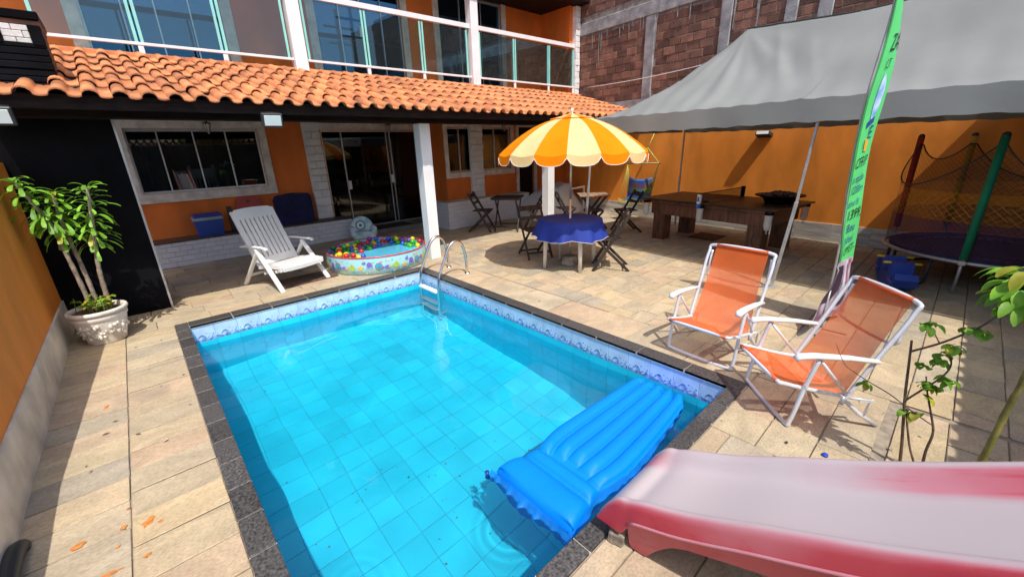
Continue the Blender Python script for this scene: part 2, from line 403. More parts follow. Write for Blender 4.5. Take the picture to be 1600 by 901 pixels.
# ------------------------------------------------------------------ swimming pool
ZW = -.28                                              # water level
def floor_z(y): return -1.40+(y-YF)/(YB-YF)*.38
pool = thing('swimming_pool', 'rectangular blue tiled swimming pool with dark granite coping', 'swimming pool', (1.5, 3.1, 0))
rec = []
mb = MB(); e = .012; t = .18
x0, x1, y0, y1 = XL-e, XR+e, YF-e, YB+e
mb.box((x0-t, y0-t, -1.7), (x0, y1+t, -.03)); mb.box((x1, y0-t, -1.7), (x1+t, y1+t, -.03))
mb.box((x0, y1, -1.7), (x1, y1+t, -.03)); mb.box((x0, y0-t, -1.7), (x1, y0, -.03))
mb.add([(x0, y0, floor_z(y0)-.004), (x1, y0, floor_z(y0)-.004), (x1, y1, floor_z(y1)-.004), (x0, y1, floor_z(y1)-.004)], [(0, 1, 2, 3)])
rec.append(part('pool_shell', mb, M_pgrout, pool, world=True))
NX, NY = 13, 21; tx = (x1-x0)/NX; ty = (y1-y0)/NY; P0 = pool.location
m = MB(); m.cbox((-tx/2+.0025, -ty/2+.0025, -.004), (tx/2-.0025, ty/2-.0025, .002), .0015); me = m.mesh('floor_tile', M_ptile)
sl_ = math.atan2(floor_z(1)-floor_z(0), 1)
for j in range(NY):
    for i in range(NX):
        y = y0+(j+.5)*ty; o = link('floor_tile', me, pool, Vector((x0+(i+.5)*tx, y, floor_z(y)-.002))-P0); o.rotation_euler = (sl_, 0, 0); rec.append(o)
BH = .185; zt = -.03
def border_mesh(w):
    m = MB(); m.cbox((-w/2+.0015, -.004, -BH+.0015), (w/2-.0015, .004, -.0015), .0015, 0)
    f = lambda u, v, d: (u, d, v)
    rr = random.Random(11)
    def blob(pts, mi): m.prism(pts[::-1], f, -.0050, -.0042, mi)
    # printed spray, waves and a leaping dolphin curve along the lower half of the tile
    base = -BH+.005
    n = 9; xs = [-w/2+.003+(w-.006)*k/n for k in range(n+1)]
    top = [base+.030+.014*math.sin(k*1.7)+.010*math.sin(k*3.9+1) for k in range(n+1)]
    for k in range(n): blob([(xs[k], base), (xs[k+1], base), (xs[k+1], top[k+1]), (xs[k], top[k])], 2)
    def spot(x, y, rx, ry, mi, ph): m.prism([(x+rx*(1+.35*math.sin(3*q+ph))*math.cos(q), y+ry*(1+.35*math.sin(2*q+ph))*math.sin(q)) for q in [-2*PI*j/7 for j in range(7)]], f, -.0052, -.0042, mi)
    for k in range(44):
        x = rr.uniform(-w/2+.012, w/2-.012); y = base+.008+rr.random()**1.6*.07*(1.1 if x > -.02 else .7)
        spot(x, y, rr.uniform(.003, .009), rr.uniform(.002, .005), 1 if rr.random() < .6 else 2, k)
    dol = [(-.082, .030), (-.070, .058), (-.050, .082), (-.030, .090), (-.016, .086), (-.004, .074), (.006, .058), (-.006, .064), (-.022, .066), (-.024, .054), (-.036, .064), (-.054, .056), (-.070, .034)]
    blob([(x*.78+.004, base+.012+y*.74) for x, y in dol][::-1], 1)
    return m.mesh('border_tile', [M_btile, M_bprint, M_bprint2])
def wall_mesh(w, h):
    m = MB(); m.cbox((-w/2+.002, -.004, -h+.002), (w/2-.002, .003, -.002), .0015, 0); return m.mesh('wall_tile', M_ptile)
for (n, w, fn, rz) in [(NX, tx, lambda k: (x0+(k+.5)*tx, y1), 0), (NY, ty, lambda k: (x1, y0+(k+.5)*ty), -PI/2), (NX, tx, lambda k: (x0+(k+.5)*tx, y0), PI), (NY, ty, lambda k: (x0, y0+(k+.5)*ty), PI/2)]:
    bm_ = border_mesh(w); wm = wall_mesh(w, .214)
    for k in range(n):
        x, y = fn(k); o = link('border_tile', bm_, pool, Vector((x, y, zt))-P0, rz); rec.append(o)
        r_ = 0
        while zt-BH-r_*.214 > floor_z(y)+.01 and (rz in (0, -PI/2)):
            o = link('wall_tile', wm, pool, Vector((x, y, zt-BH-r_*.214))-P0, rz); rec.append(o); r_ += 1
m = MB()
for side in (0, 1):
    for k in range(NX if side == 0 else NY):
        for r_ in range(6):
            z1 = zt-BH-r_*.214; z0 = z1-.214
            if side == 0: m.box((x0+k*tx+.002, y0, z0+.002), (x0+(k+1)*tx-.002, y0+.004, z1-.002))
            else: m.box((x0, y0+k*ty+.002, z0+.002), (x0+.004, y0+(k+1)*ty-.002, z1-.002))
o = part('near_side_tiles', m, M_ptile, pool, world=True); o['kind'] = 'stuff'; rec.append(o)
m = MB()                                                # pale joint bed under the coping
for a, b in [((CX0, CY0, -.03), (XL, CY1, -.004)), ((XR, CY0, -.03), (CX1, CY1, -.004)), ((XL, YB, -.03), (XR, CY1, -.004)), ((XL, CY0, -.03), (XR, YF, -.004))]: m.box(a, b)
part('coping_bed', m, M_wgrout, pool, world=True)
def coping(a, b, cut, axis):
    n = max(1, round((b[axis]-a[axis])/cut)); st = (b[axis]-a[axis])/n
    for k in range(n):
        p = [a[0], a[1]]; q = [b[0], b[1]]; p[axis] = a[axis]+k*st; q[axis] = a[axis]+(k+1)*st
        m = MB(); hx, hy = (q[0]-p[0])/2, (q[1]-p[1])/2; g = .0025
        m.cbox((-hx+(g if axis == 0 else 0), -hy+(g if axis == 1 else 0), -.028), (hx-(g if axis == 0 else 0), hy-(g if axis == 1 else 0), .004), .004)
        link('coping_stone', m.mesh('coping_stone', M_gran), pool, Vector(((p[0]+q[0])/2, (p[1]+q[1])/2, R.uniform(-.0008, .0008)))-P0)
coping((CX0, CY0), (XL, CY1), .27, 1); coping((XR, CY0), (CX1, CY1), .43, 1); coping((XL, YB), (XR, CY1), .43, 0); coping((XL, CY0), (XR, YF), .25, 0)
for o in rec: o.cycles.is_caustics_receiver = True
# water
mb = MB(); nu, nv = 170, 260
rings = [(.449, 2.477, .0003, 200, .04), (1.34, 1.36, .00022, 80, .26), (2.6, 4.75, .0005, 60, .22), (.30, 1.75, .0001, 75, .2)]
def wave(x, y):
    z = .0048*math.sin(4.0*x+2.4*y+.4)+.0050*math.sin(-2.9*x+4.9*y+1.9)+.0018*math.sin(8.4*x-1.2*y+.7)+.0015*math.sin(2.3*x+10.3*y+2.6)
    z += .0006*math.sin(13.1*x+7.7*y)+.0004*math.sin(-11*x+15.3*y+1.1)
    for (cx, cy, a, k, w) in rings:
        d = math.hypot(x-cx, y-cy); z += a*math.sin(k*d)*math.exp(-((d-w*.7)/(w*.45))**2)
    return z
mb.grid(nu, nv, lambda u, v: (lambda x, y: (x, y, ZW+wave(x, y)))(XL-.008+u*(XR-XL+.016), YF-.008+v*(YB-YF+.016)))
M_water = bpy.data.materials.new('pool_water'); M_water.use_nodes = True; b = M_water.node_tree.nodes['Principled BSDF']
b.inputs['Base Color'].default_value = (.96, 1, 1, 1); b.inputs['Transmission Weight'].default_value = 1; b.inputs['Roughness'].default_value = 0; b.inputs['IOR'].default_value = 1.33
water = structure('water', mb, M_water); water.cycles.is_caustics_caster = True

# ------------------------------------------------------------------ roof-tile profile, shared by porch roof and wall cappings
def tile_mesh(length, mats, flip=1):
    m = MB(); prof = []
    for k in range(7): a = PI-PI*k/6; prof.append((.056*math.cos(a), .050*math.sin(a)+.006))
    prof += [(.072, .0), (.100, -.004), (.128, .0), (.144, .006)]
    th = .012; n = len(prof); vs = []
    for (y, sc, dz) in ((0, 1.04, .007), (length, .94, 0)):
        for (x, z) in prof: vs.append((x*sc if x < .06 else x, y, z*sc+dz))
        for (x, z) in prof: vs.append((x*sc if x < .06 else x, y, z*sc+dz-th))
    fs = []
    for k in range(n-1):
        fs.append((k, k+1, 2*n+k+1, 2*n+k)); fs.append((n+k+1, n+k, 3*n+k, 3*n+k+1)); fs.append((n+k, n+k+1, k+1, k)); fs.append((2*n+k, 2*n+k+1, 3*n+k+1, 3*n+k))
    m.add(vs, fs, 0, True); return m
TILE = tile_mesh(.52, None); ME_TILE = TILE.mesh('roof_tile', M_tile)
for p in ME_TILE.polygons: p.use_smooth = p.normal.y > -.9
def capped_wall(name, label, length0, length1, h, th, loc, rotz, group=None, step=None, inner=M_orange2):
    """boundary wall along local +Y, inner face at x=0, with a saddle of roof tiles on top"""
    w = thing(name, label, 'wall', loc, rotz, group)
    m = MB(); n = 60
    if step: m.prism([(length0, -.05)]+step+[(length1, h), (length1, -.05)], lambda u, v, d: (d, u, v), th, 0)
    else: m.box((0, length0, -.05), (th, length1, h))
    part('wall_face', m, inner, w)
    if not step: m = MB(); m.box((-.03, length0, h), (th+.03, length1, h+.05)); part('cap_course', m, M_plinth, w)
    return w

# right-hand wall, slightly skewed
WSL, WX0 = .10, 8.70
WANG = -math.atan(WSL)
def wall_xy(lx, ly):
    c, s = math.cos(WANG), math.sin(WANG); return (WX0+c*lx-s*ly, s*lx+c*ly)
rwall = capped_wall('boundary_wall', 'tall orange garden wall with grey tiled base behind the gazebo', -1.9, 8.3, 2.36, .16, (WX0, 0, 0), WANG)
y = -1.85
M_base = mat('grey_wood_look_tile', (.60, .56, .50), .5, .22, 5, .002, 30, objrand=.08, stretch=(1, .25, 3.0))
while y < 8.2:
    if y > -1: 
        q = MB(); q.cbox((-.014, 0, .002), (.0, .547, .31), .002); o = link('base_tile', q.mesh('base_tile', M_base), rwall, (0, y, 0))
    y += .55
y = -1.9
while y < 8.2:                                          # tiles on the wall top, overhanging the garden side
    o = link('roof_tile', ME_TILE, rwall, (-.075, y, 2.42)); o.rotation_euler = (rad(14), 0, -PI/2)
    y += .2
lwall = capped_wall('boundary_wall', 'low orange garden wall with beige plinth beside the potted plant', -1.9, 7.2, 1.74, .16, (-.90, 0, 0), 0, step=[(-1.9, .62), (2.8, .62), (4.75, 1.24), (5.3, 1.74)])  # sloping top is out of view, shaped to keep the wall's shadow narrow
lw = lwall; lw.location = (-1.00, 0, 0)                 # its +X face is the garden side
m = MB(); m.cbox((.12, -1.9, -.01), (.176, 6.29, .335), .006); part('plinth', m, M_plinth, lw)
fwall = capped_wall('boundary_wall', 'grey rendered front wall with a roof tile capping opposite the house', -.9, 9.0, 2.12, .16, (0, -1.74, 0), -PI/2, inner=mat('grey_render', (.16, .15, .13), .9, .25, 2, .004, 30))
x = -.85
for k in range(48):
    o = link('roof_tile', ME_TILE, fwall, (.27, x+k*.2, 2.12)); o.rotation_euler = (rad(12), 0, PI/2); o.scale = (1, 1, 2.1)  # unseen tile arches stretched tall to deepen their sawtooth shadow

# ------------------------------------------------------------------ unfinished brick building next door
nb = thing('brick_building', 'unfinished neighbouring building of bare hollow bricks and concrete posts', 'building', (WX0+.4, 0, 0), WANG)
m = MB(); m.box((.012, -2, 0), (.3, 10, 6.6)); part('mortar_backing', m, M_mortar, nb)
COLS = [(5.62, 5.88), (3.88, 4.10), (2.72, 2.92), (2.18, 2.40), (8.2, 8.5), (.2, .45)]
m = None
for a, b in COLS: m = MB(); m.cbox((-.03, a, 2.3), (.06, b, 4.46), .012); part('concrete_post', m, M_conc, nb)
m = MB(); m.cbox((-.035, -2, 4.46), (.06, 10, 4.74), .012); part('concrete_beam', m, M_conc, nb)
m = MB(); m.cbox((-.035, -2, 2.56), (.06, 10, 2.74), .012); part('concrete_beam', m, M_conc, nb)
bl, bh = .29, .165; bricks = []
for r_ in range(24):
    z = 2.75+r_*bh
    if 4.44 < z+bh and z < 4.75: continue
    y = -2+(r_ % 2)*bl/2+R.uniform(-.03, .03)
    while y < 9.9:
        a, b = y, y+bl
        for c0, c1 in COLS:
            if z < 4.5:
                if a < c1 and b > c0:
                    if a < c0: b = c0
                    elif b > c1: a = c1
                    else: b = a
        if b-a > .06: bricks.append((a, b, z))
        y += bl
def bw(a, z): 
    x, y = wall_xy(.4, a); return (x, y, z)
scored = sorted(bricks, key=lambda q: -px_area([bw(q[0], q[2]), bw(q[1], q[2]), bw(q[1], q[2]+bh), bw(q[0], q[2]+bh)])*(1 if q[0] > -.4 and q[2] < 5.4 and q[2] > 2.74+max(0, (3.9-q[0])*.33) else .01))
far = MB(); bc = {}
for i, (a, b, z) in enumerate(scored):
    dx = R.uniform(-.012, .006)
    if i < 300:
        key = round(b-a, 2)
        if key not in bc:
            m = MB(); L_ = b-a; m.cbox((0, -L_/2+.006, .006), (.08, L_/2-.006, bh-.006), .008); bc[key] = m.mesh('brick', M_clay)
        link('brick', bc[key], nb, (dx, (a+b)/2, z))
    else: far.box((dx, a+.006, z+.006), (.07, b-.006, z+bh-.006))
o = part('far_bricks', far, M_clay_i, nb); o['kind'] = 'stuff'
rr = random.Random(5)                                   # drips of mortar run down from the beam
for k in range(26):
    y = rr.uniform(2.3, 7.6); l = rr.uniform(.15, 1.1)*rr.random()+.1; w = rr.uniform(.008, .022)
    m = MB(); m.prism([(y-w, 4.47), (y+w, 4.47), (y+w*.4, 4.47-l), (y-w*.3, 4.47-l)], lambda u, v, d: (d, u, v), -.02, -.014); part('mortar_drip', m, M_conc, nb)
p = [(lambda t: (lambda q: (q[0], q[1], 3.18+(3.42-3.18)*t-.10*math.sin(PI*t)))(wall_xy(.30, 7.6+(2.4-7.6)*t)))(k/12) for k in range(13)]
m = MB(); m.tube(p, .007, 5); single('cable', m, M_rail, 'thin pale cable slung across the bare brick wall', 'cable')
# ------------------------------------------------------------------ the house
house = thing('house', 'two-storey orange house with tiled porch roof and glass balcony', 'house', (4, 8.6, 0))
def wall_open(mb, x0, x1, z0, z1, y0, y1, ops):
    """wall slab with rectangular openings (a,b,c,d)=x0,x1,z0,z1"""
    xs = sorted({x0, x1, *[o[0] for o in ops], *[o[1] for o in ops]})
    for a, b in zip(xs, xs[1:]):
        cuts = sorted([(o[2], o[3]) for o in ops if o[0] <= a+1e-6 and o[1] >= b-1e-6]); z = z0
        for c, d in cuts:
            if c > z+1e-4: mb.box((a, y0, z), (b, y1, c))
            z = max(z, d)
        if z < z1-1e-4: mb.box((a, y0, z), (b, y1, z1))
FL, FR, FU = 9.1, 8.1, 9.1
W1 = (.12, 1.97, 1.17, 2.19); D1 = (3.1, 5.28, .10, 2.18)
WA = (5.47, 6.25, 1.21, 2.20); WB = (6.35, 7.38, 1.21, 2.20); D2 = (7.66, 8.22, 0, 2.20)
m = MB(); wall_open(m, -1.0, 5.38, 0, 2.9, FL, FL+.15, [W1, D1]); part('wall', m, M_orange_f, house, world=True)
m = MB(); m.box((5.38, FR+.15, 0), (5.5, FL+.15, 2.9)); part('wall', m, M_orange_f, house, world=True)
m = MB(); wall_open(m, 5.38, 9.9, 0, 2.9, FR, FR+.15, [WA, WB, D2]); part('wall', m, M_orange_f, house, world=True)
U1 = (.07, 1.82, 3.05, 5.16); U2 = (3.36, 5.19, 3.05, 5.16); U3 = (6.16, 8.08, 3.05, 5.16)
m = MB(); wall_open(m, -1.0, 9.72, 3.0, 5.4, FU, FU+.15, [U1, U2, U3]); part('wall', m, M_orange_f, house, world=True)
m = MB(); m.box((9.58, 8.06, 3.0), (9.72, FU, 5.4)); part('wall', m, M_orange_f, house, world=True)
m = MB(); m.box((-1.0, 7.96, 2.92), (9.9, FU+.15, 3.0)); part('balcony_floor', m, M_plinth, house, world=True)
m = MB(); m.box((-1.2, 7.62, 5.16), (10.15, 12.6, 5.3)); part('roof_soffit', m, M_wood, house, world=True)
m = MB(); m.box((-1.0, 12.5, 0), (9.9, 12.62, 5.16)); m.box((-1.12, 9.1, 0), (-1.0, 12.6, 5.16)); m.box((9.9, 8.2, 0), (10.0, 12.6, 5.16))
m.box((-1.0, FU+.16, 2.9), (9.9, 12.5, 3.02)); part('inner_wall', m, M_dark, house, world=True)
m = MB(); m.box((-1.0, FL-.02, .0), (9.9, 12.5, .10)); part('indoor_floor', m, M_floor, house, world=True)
m = MB(); m.cbox((3.3, 8.52, 0), (5.12, FL+.02, .10), .01); part('door_step', m, M_floor, house, world=True)
# porch ledges faced with white brick
M_wb = bpy.data.materials.new('white_brick_facing'); M_wb.use_nodes = True; N = M_wb.node_tree.nodes; L = M_wb.node_tree.links; b = N['Principled BSDF']; b.inputs['Roughness'].default_value = .7
br = N.new('ShaderNodeTexBrick'); br.inputs['Scale'].default_value = 1; br.inputs['Brick Width'].default_value = .17; br.inputs['Row Height'].default_value = .085; br.inputs['Mortar Size'].default_value = .006; br.inputs['Mortar Smooth'].default_value = .6
br.inputs['Color1'].default_value = (.70, .70, .74, 1); br.inputs['Color2'].default_value = (.64, .64, .69, 1); br.inputs['Mortar'].default_value = (.60, .60, .64, 1)
g = N.new('ShaderNodeNewGeometry'); sp = N.new('ShaderNodeSeparateXYZ'); L.new(g.outputs['Position'], sp.inputs[0])
ad = N.new('ShaderNodeMath'); L.new(sp.outputs[0], ad.inputs[0]); L.new(sp.outputs[1], ad.inputs[1])
cb = N.new('ShaderNodeCombineXYZ'); L.new(ad.outputs[0], cb.inputs[0]); L.new(sp.outputs[2], cb.inputs[1]); L.new(cb.outputs[0], br.inputs[0]); L.new(br.outputs[0], b.inputs[0])
ns = N.new('ShaderNodeTexNoise'); ns.inputs['Scale'].default_value = 30
mm = N.new('ShaderNodeMath'); mm.operation = 'MULTIPLY_ADD'; L.new(ns.outputs[0], mm.inputs[0]); mm.inputs[1].default_value = .4
iv = N.new('ShaderNodeMath'); iv.operation = 'SUBTRACT'; iv.inputs[0].default_value = 1; L.new(br.outputs['Fac'], iv.inputs[1]); L.new(iv.outputs[0], mm.inputs[2])
bp = N.new('ShaderNodeBump'); bp.inputs['Distance'].default_value = .008; L.new(mm.outputs[0], bp.inputs['Height']); L.new(bp.outputs[0], b.inputs['Normal'])
M_slab = mat('dark_ledge_slab', (.10, .075, .06), .5, .2, 5)
m = MB(); m.box((.04, 8.65, 0), (3.3, FL-.002, .40)); part('ledge', m, M_wb, house, world=True)
m = MB(); m.cbox((.02, 8.64, .402), (3.3, FL-.004, .425), .004); part('ledge_top', m, M_slab, house, world=True)
m = MB(); m.box((5.1, 7.70, 0), (7.62, FR-.002, .575)); m.box((5.1, FR-.002, 0), (5.376, FL-.6, .575)); part('ledge', m, M_wb, house, world=True)
m = MB(); m.cbox((5.085, 7.685, .577), (7.63, FR-.004, .60), .004); part('ledge_top', m, M_plinth, house, world=True)
# rough block pilasters
def pilaster(x0, x1, y0, y1, z0, z1, hrow):
    p = MB(); p.box((x0+.01, y0+.02, z0), (x1-.01, y1, z1)); b_ = part('pilaster', p, M_wbrick2, house, world=True)
    z = z0; k = 0
    while z < z1-.03:
        h = min(hrow*R.uniform(.85, 1.15), z1-z); cut = [(x0, x1)] if k % 2 == 0 else [(x0, x0+(x1-x0)*R.uniform(.4, .6))]
        if len(cut) == 1 and cut[0][1] < x1: cut.append((cut[0][1], x1))
        for a, b2 in cut:
            q = MB(); dy = R.uniform(0, .022); q.cbox((a+.003, y0-dy, z+.003), (b2-.003, y1-.003, z+h-.003), .008)
            o = part('block', q, M_wbrick2, b_, world=True)
        z += h; k += 1
pilaster(2.74, 3.06, 9.02, FL, .425, 2.32, .15); pilaster(6.05, 6.42, 8.02, FR, .60, 2.32, .14)
pilaster(9.70, 9.87, 7.93, 8.1, 2.9, 5.15, .14)
# window and door trims
def trim(x0, x1, z0, z1, y, w, sill=None, sides='LRTB'):
    d = .03
    def tr_(a, b, nm='window_trim'): part(nm, MB().cbox(a, b, .003), M_trim, house, world=True)
    if 'L' in sides: tr_((x0-w, y-d, z0), (x0, y-.001, z1))
    if 'R' in sides: tr_((x1, y-d, z0), (x1+w, y-.001, z1))
    if 'T' in sides: tr_((x0-w, y-d, z1), (x1+w, y-.001, z1+.12))
    if 'B' in sides: tr_((x0-w, y-d-.01, z0-(sill or w)), (x1+w, y-.001, z0), 'window_sill')
trim(*W1, FL, .13, .15); trim(*D1, FL, .17, None, 'RT'); trim(WA[0], WB[1], WA[2], WA[3], FR, .10, .12); trim(*D2, FR, .10, None, 'LRT')
trim(*U1, FU, .16, None, 'LR'); trim(*U2, FU, .15, None, 'LR'); trim(*U3, FU, .15, None, 'LR')
def window(op, y, cuts, pm, fw_=.028, depth=.07, name='window', handle=None, sill=True):
    x0, x1, z0, z1 = op; m = MB(); yf = y+.03
    m.cbox((x0, yf, z1-.05), (x1, yf+depth, z1), .003); m.cbox((x0, yf, z0), (x1, yf+depth, z0+.035), .003)
    m.cbox((x0, yf, z0+.035), (x0+fw_, yf+depth, z1-.05), .003); m.cbox((x1-fw_, yf, z0+.035), (x1, yf+depth, z1-.05), .003)
    f = part(name, m, M_alu, house, world=True)
    xs = [x0+fw_]+list(cuts)+[x1-fw_]
    for k, (a, b2) in enumerate(zip(xs, xs[1:])):
        yy = yf+(.018 if k % 2 else .042)
        q = MB(); q.box((a-.012, yy, z0+.035), (b2+.012, yy+.006, z1-.05)); part('pane', q, pm, f, world=True)
        if k: q = MB(); q.cbox((a-.010, yf+.010, z0+.036), (a+.010, yf+.052, z1-.051), .002); part('mullion', q, M_alu, f, world=True)
    if handle:
        for hx, hz in handle:
            q = MB(); q.cbox((hx-.03, yf-.012, hz-.09), (hx+.03, yf+.012, hz+.09), .004); part('lock', q, M_white, f, world=True)
    return f
window(W1, FL, [.52, 1.0, 1.47], M_pane)
window(D1, FL, [3.52, 4.53, 4.62], M_pane, name='sliding_door', handle=[(3.56, 1.05), (4.575, 1.12)])
window(WA, FR, [5.82], M_pane); window(WB, FR, [6.88], M_pane)
window(U1, FU, [.55, .95, 1.4], M_pane_up); window(U2, FU, [3.85, 4.30, 4.75], M_pane_up, name='sliding_door', handle=[(4.27, 4.05)]); window(U3, FU, [6.8, 7.45], M_pane_up)
m = MB(); m.cbox((D2[0], FR+.05, 0), (D2[1], FR+.09, 2.2), .004); part('door', m, M_wood, house, world=True)
# porch timber
m = MB(); m.cbox((-.90, 5.79, 2.115), (9.25, 5.94, 2.215), .006); part('beam', m, M_wood, house, world=True)
RS = .30
def rz_(y): return 2.27+RS*(y-5.4)
m = MB(); m.cbox((-.92, 5.44, 2.165), (9.28, 5.475, 2.285), .004); part('fascia', m, M_wood, house, world=True)
m = MB(); a0, a1 = 5.46, 7.98
m.add([(-.9, a0, rz_(a0)-.03), (9.4, a0, rz_(a0)-.03), (9.7, a1, rz_(a1)-.03), (-.9, a1, rz_(a1)-.03), (-.9, a0, rz_(a0)-.012), (9.4, a0, rz_(a0)-.012), (9.7, a1, rz_(a1)-.012), (-.9, a1, rz_(a1)-.012)],
      [(0, 3, 2, 1), (4, 5, 6, 7), (0, 1, 5, 4), (1, 2, 6, 5), (2, 3, 7, 6), (3, 0, 4, 7)])
m.box((-.9, 7.98, 2.85), (9.7, 9.09, 2.9)); part('porch_ceiling', m, M_wood, house, world=True)
for k in range(15):
    x = -.6+k*.72; m = MB(); m.bar((x, 5.48, rz_(5.48)-.085), (x, 7.96, rz_(7.96)-.085), .05, .10); part('rafter', m, M_wood, house, world=True)
# two white porch columns
for (x, y) in ((3.42, 5.775), (6.28, 5.775)):
    m = MB(); m.cbox((x, y, 0), (x+.185, y+.185, 2.115), .008); part('porch_column', m, M_white, house, world=True)
# roof tiles
roof = part('porch_roof', (lambda q: q.box((-.92, 5.45, rz_(5.45)-.010), (-.90, 5.5, rz_(5.5)-.008)))(MB()), M_wood, house, world=True)
tiles = []
ncol = 54
for c in range(6):
    for k in range(ncol):
        x = -.86+k*.2; y = 5.36+c*.447
        if x > 9.27+.12*y*.45: continue
        if -.78 < x < -.30 and 1 <= c <= 2: continue            # chimney
        tiles.append((x, y))
def tw(q): return [(q[0]-.05, q[1], rz_(q[1])), (q[0]+.15, q[1], rz_(q[1])), (q[0]+.15, q[1]+.45, rz_(q[1]+.45)), (q[0]-.05, q[1]+.45, rz_(q[1]+.45))]
tiles.sort(key=lambda q: -px_area(tw(q)))
far = MB(); sa = math.atan(RS)-.03
for i, (x, y) in enumerate(tiles):
    M = Matrix.Translation((x+R.uniform(-.006, .006), y+R.uniform(-.012, .012), rz_(y)+.004)) @ Matrix.Rotation(sa+R.uniform(-.006, .006), 4, 'X') @ Matrix.Rotation(R.uniform(-.02, .02), 4, 'Z')
    if i < 300: o = link('roof_tile', ME_TILE, roof); o.matrix_local = M
    else: far.add([M @ Vector(v) for v in TILE.v], TILE.f, 0, True)
if far.v: o = part('far_roof_tiles', far, M_tile_i, roof, world=True); o['kind'] = 'stuff'
m = MB(); m.cbox((-.9, 7.93, 3.0), (9.72, 8.0, 3.075), .006); part('flashing', m, M_tile, house, world=True)
# balcony railing
def rl(x): return 3.195+(x+.4)/10.4*.04
bal = part('balcony_railing', (lambda q: q.bar((-1, 8.0, rl(-1)), (9.70, 8.0, rl(9.70)), .045, .035).bar((-1, 8.0, rl(-1)+.94), (9.70, 8.0, rl(9.70)+.99), .06, .085))(MB()), M_rail, house, world=True)
for x in (2.5, 6.17):
    m = MB(); m.cbox((x, 7.9, 2.98), (x+.2, 8.09, 5.16), .008); part('balcony_post', m, M_rail, bal, world=True)
js = [-.4, .57, 1.54, 2.47, 2.73, 3.80, 4.98, 6.12, 6.42, 7.50, 8.70, 9.69]
for k, x in enumerate(js):
    if x in (2.47, 2.73, 6.12, 6.42): continue
    m = MB(); m.cbox((x-.03, 7.985, 2.98), (x+.03, 8.015, rl(x)-.018), .004); part('baluster', m, M_rail, bal, world=True)
for a, b2 in zip(js, js[1:]):
    if (a, b2) in ((2.47, 2.73), (6.12, 6.42)): continue
    m = MB(); m.box((a+.012, 7.996, rl(a)+.018), (b2-.012, 8.004, rl(a)+.90)); g_ = part('glass_panel', m, M_bal, bal, world=True)
    for x, s_ in ((a+.012, 1), (b2-.012, -1)):
        xx = sorted((x, x+s_*.035)); m = MB(); m.box((xx[0], 7.99, rl(a)+.018), (xx[1], 8.01, rl(a)+.90)); part('glass_edge', m, M_aqua, bal, world=True)
# barbecue block with chimney at the left end of the porch
bbq = thing('barbecue', 'black clad barbecue block with chimney through the porch roof', 'barbecue', (-.4, 6.7, 0))
m = MB(); m.cbox((-.895, 6.3, 0), (.03, 6.9, 2.2), .004)
part('cladding', m, M_black, bbq, world=True)
m = MB(); m.cbox((.018, 6.288, 0), (.040, 6.305, 2.18), .002); part('edge_trim', m, M_alu, bbq, world=True)
ch = part('chimney', (lambda q: q.box((-.78, 5.94, 2.3), (-.25, 6.45, 2.9)))(MB()), M_black, bbq, world=True)
z = 2.42
while z < 2.72:
    q = MB(); h = R.uniform(.035, .06); q.cbox((-.80, 5.92-R.uniform(0, .012), z), (-.245, 6.46, z+h-.004), .006); part('stone_strip', q, M_black, ch, world=True); z += h
q = MB(); q.cbox((-.80, 5.90, 2.92), (-.235, 6.5, 2.99), .008); part('chimney_cap', q, M_black, ch, world=True)
q = MB(); q.cbox((-.80, 5.925, 2.88), (-.242, 6.45, 2.92), .004); part('brick_course', q, M_clay, ch, world=True)
for a, b2 in ((-.325, -.245), (-.80, -.50)): q = MB(); q.cbox((a, 5.90, 2.72), (b2, 5.98, 2.88), .006); part('corner_stone', q, M_black, ch, world=True)
for (a, b2, c, d) in ((-.497, -.42, 2.725, 2.775), (-.417, -.328, 2.725, 2.775), (-.497, -.37, 2.778, 2.83), (-.367, -.328, 2.778, 2.83), (-.497, -.43, 2.833, 2.878), (-.427, -.328, 2.833, 2.878)):
    q = MB(); q.cbox((a, 5.925, c), (b2, 5.96, d), .004); part('white_brick', q, M_wbrick, ch, world=True)
# things indoors and on the porch
M_bwood = mat('brown_varnished_wood', (.10, .045, .022), .4, .3, 5, stretch=(1, 6, 6))
def slat_chair(loc, rz):
    t = thing('dining_chair', 'white framed dining chair seen through the kitchen window', 'chair', loc, rz)
    m = MB(); m.cbox((-.22, -.22, .42), (.22, .22, .47), .01); part('seat', m, M_bwood, t)
    for x in (-.2, .2):
        for y in (-.2, .2): m = MB(); m.bar((x, y, 0), (x, y, .42 if y < 0 else 1.02), .045, .045); part('leg', m, M_trim, t)
    m = MB(); m.cbox((-.18, .18, .86), (.18, .21, .98), .01); part('backrest', m, M_white, t)
    for k in range(5): m = MB(); m.bar((-.14+k*.07, .195, .5), (-.14+k*.07, .195, .86), .025, .02); part('slat', m, M_white, t)
    return t
slat_chair((1.12, 9.52, .10), .35).scale = (1, 1, 1.45)
M_cup = mat('brown_cupboard', (.17, .075, .04), .6, .2, 3, stretch=(6, 6, 1))
m = MB(); m.cbox((.55, 9.9, .1), (1.35, 10.3, 2.3), .006); t = thing('cupboard', 'brown wooden cupboard seen through the kitchen window', 'cupboard', (.95, 10.1, .1)); part('body', m, M_cup, t, world=True)
for k in range(2): m = MB(); m.cbox((.56+k*.4, 9.88, .14), (.94+k*.4, 9.899, 2.26), .004); part('door', m, M_cup, t, world=True)
m = MB(); m.grid(30, 1, lambda u, v: (.16+.34*u, 9.42+.03*math.sin(u*30), .9+1.3*v)); single('curtain', m, mat('grey_curtain', (.25, .27, .28), .9, .1), 'grey curtain drawn at the left side of the kitchen window', 'curtain')
t = thing('flower_vase', 'dark vase with white flowers behind the kitchen window', 'vase', (1.46, 9.6, 1.162))
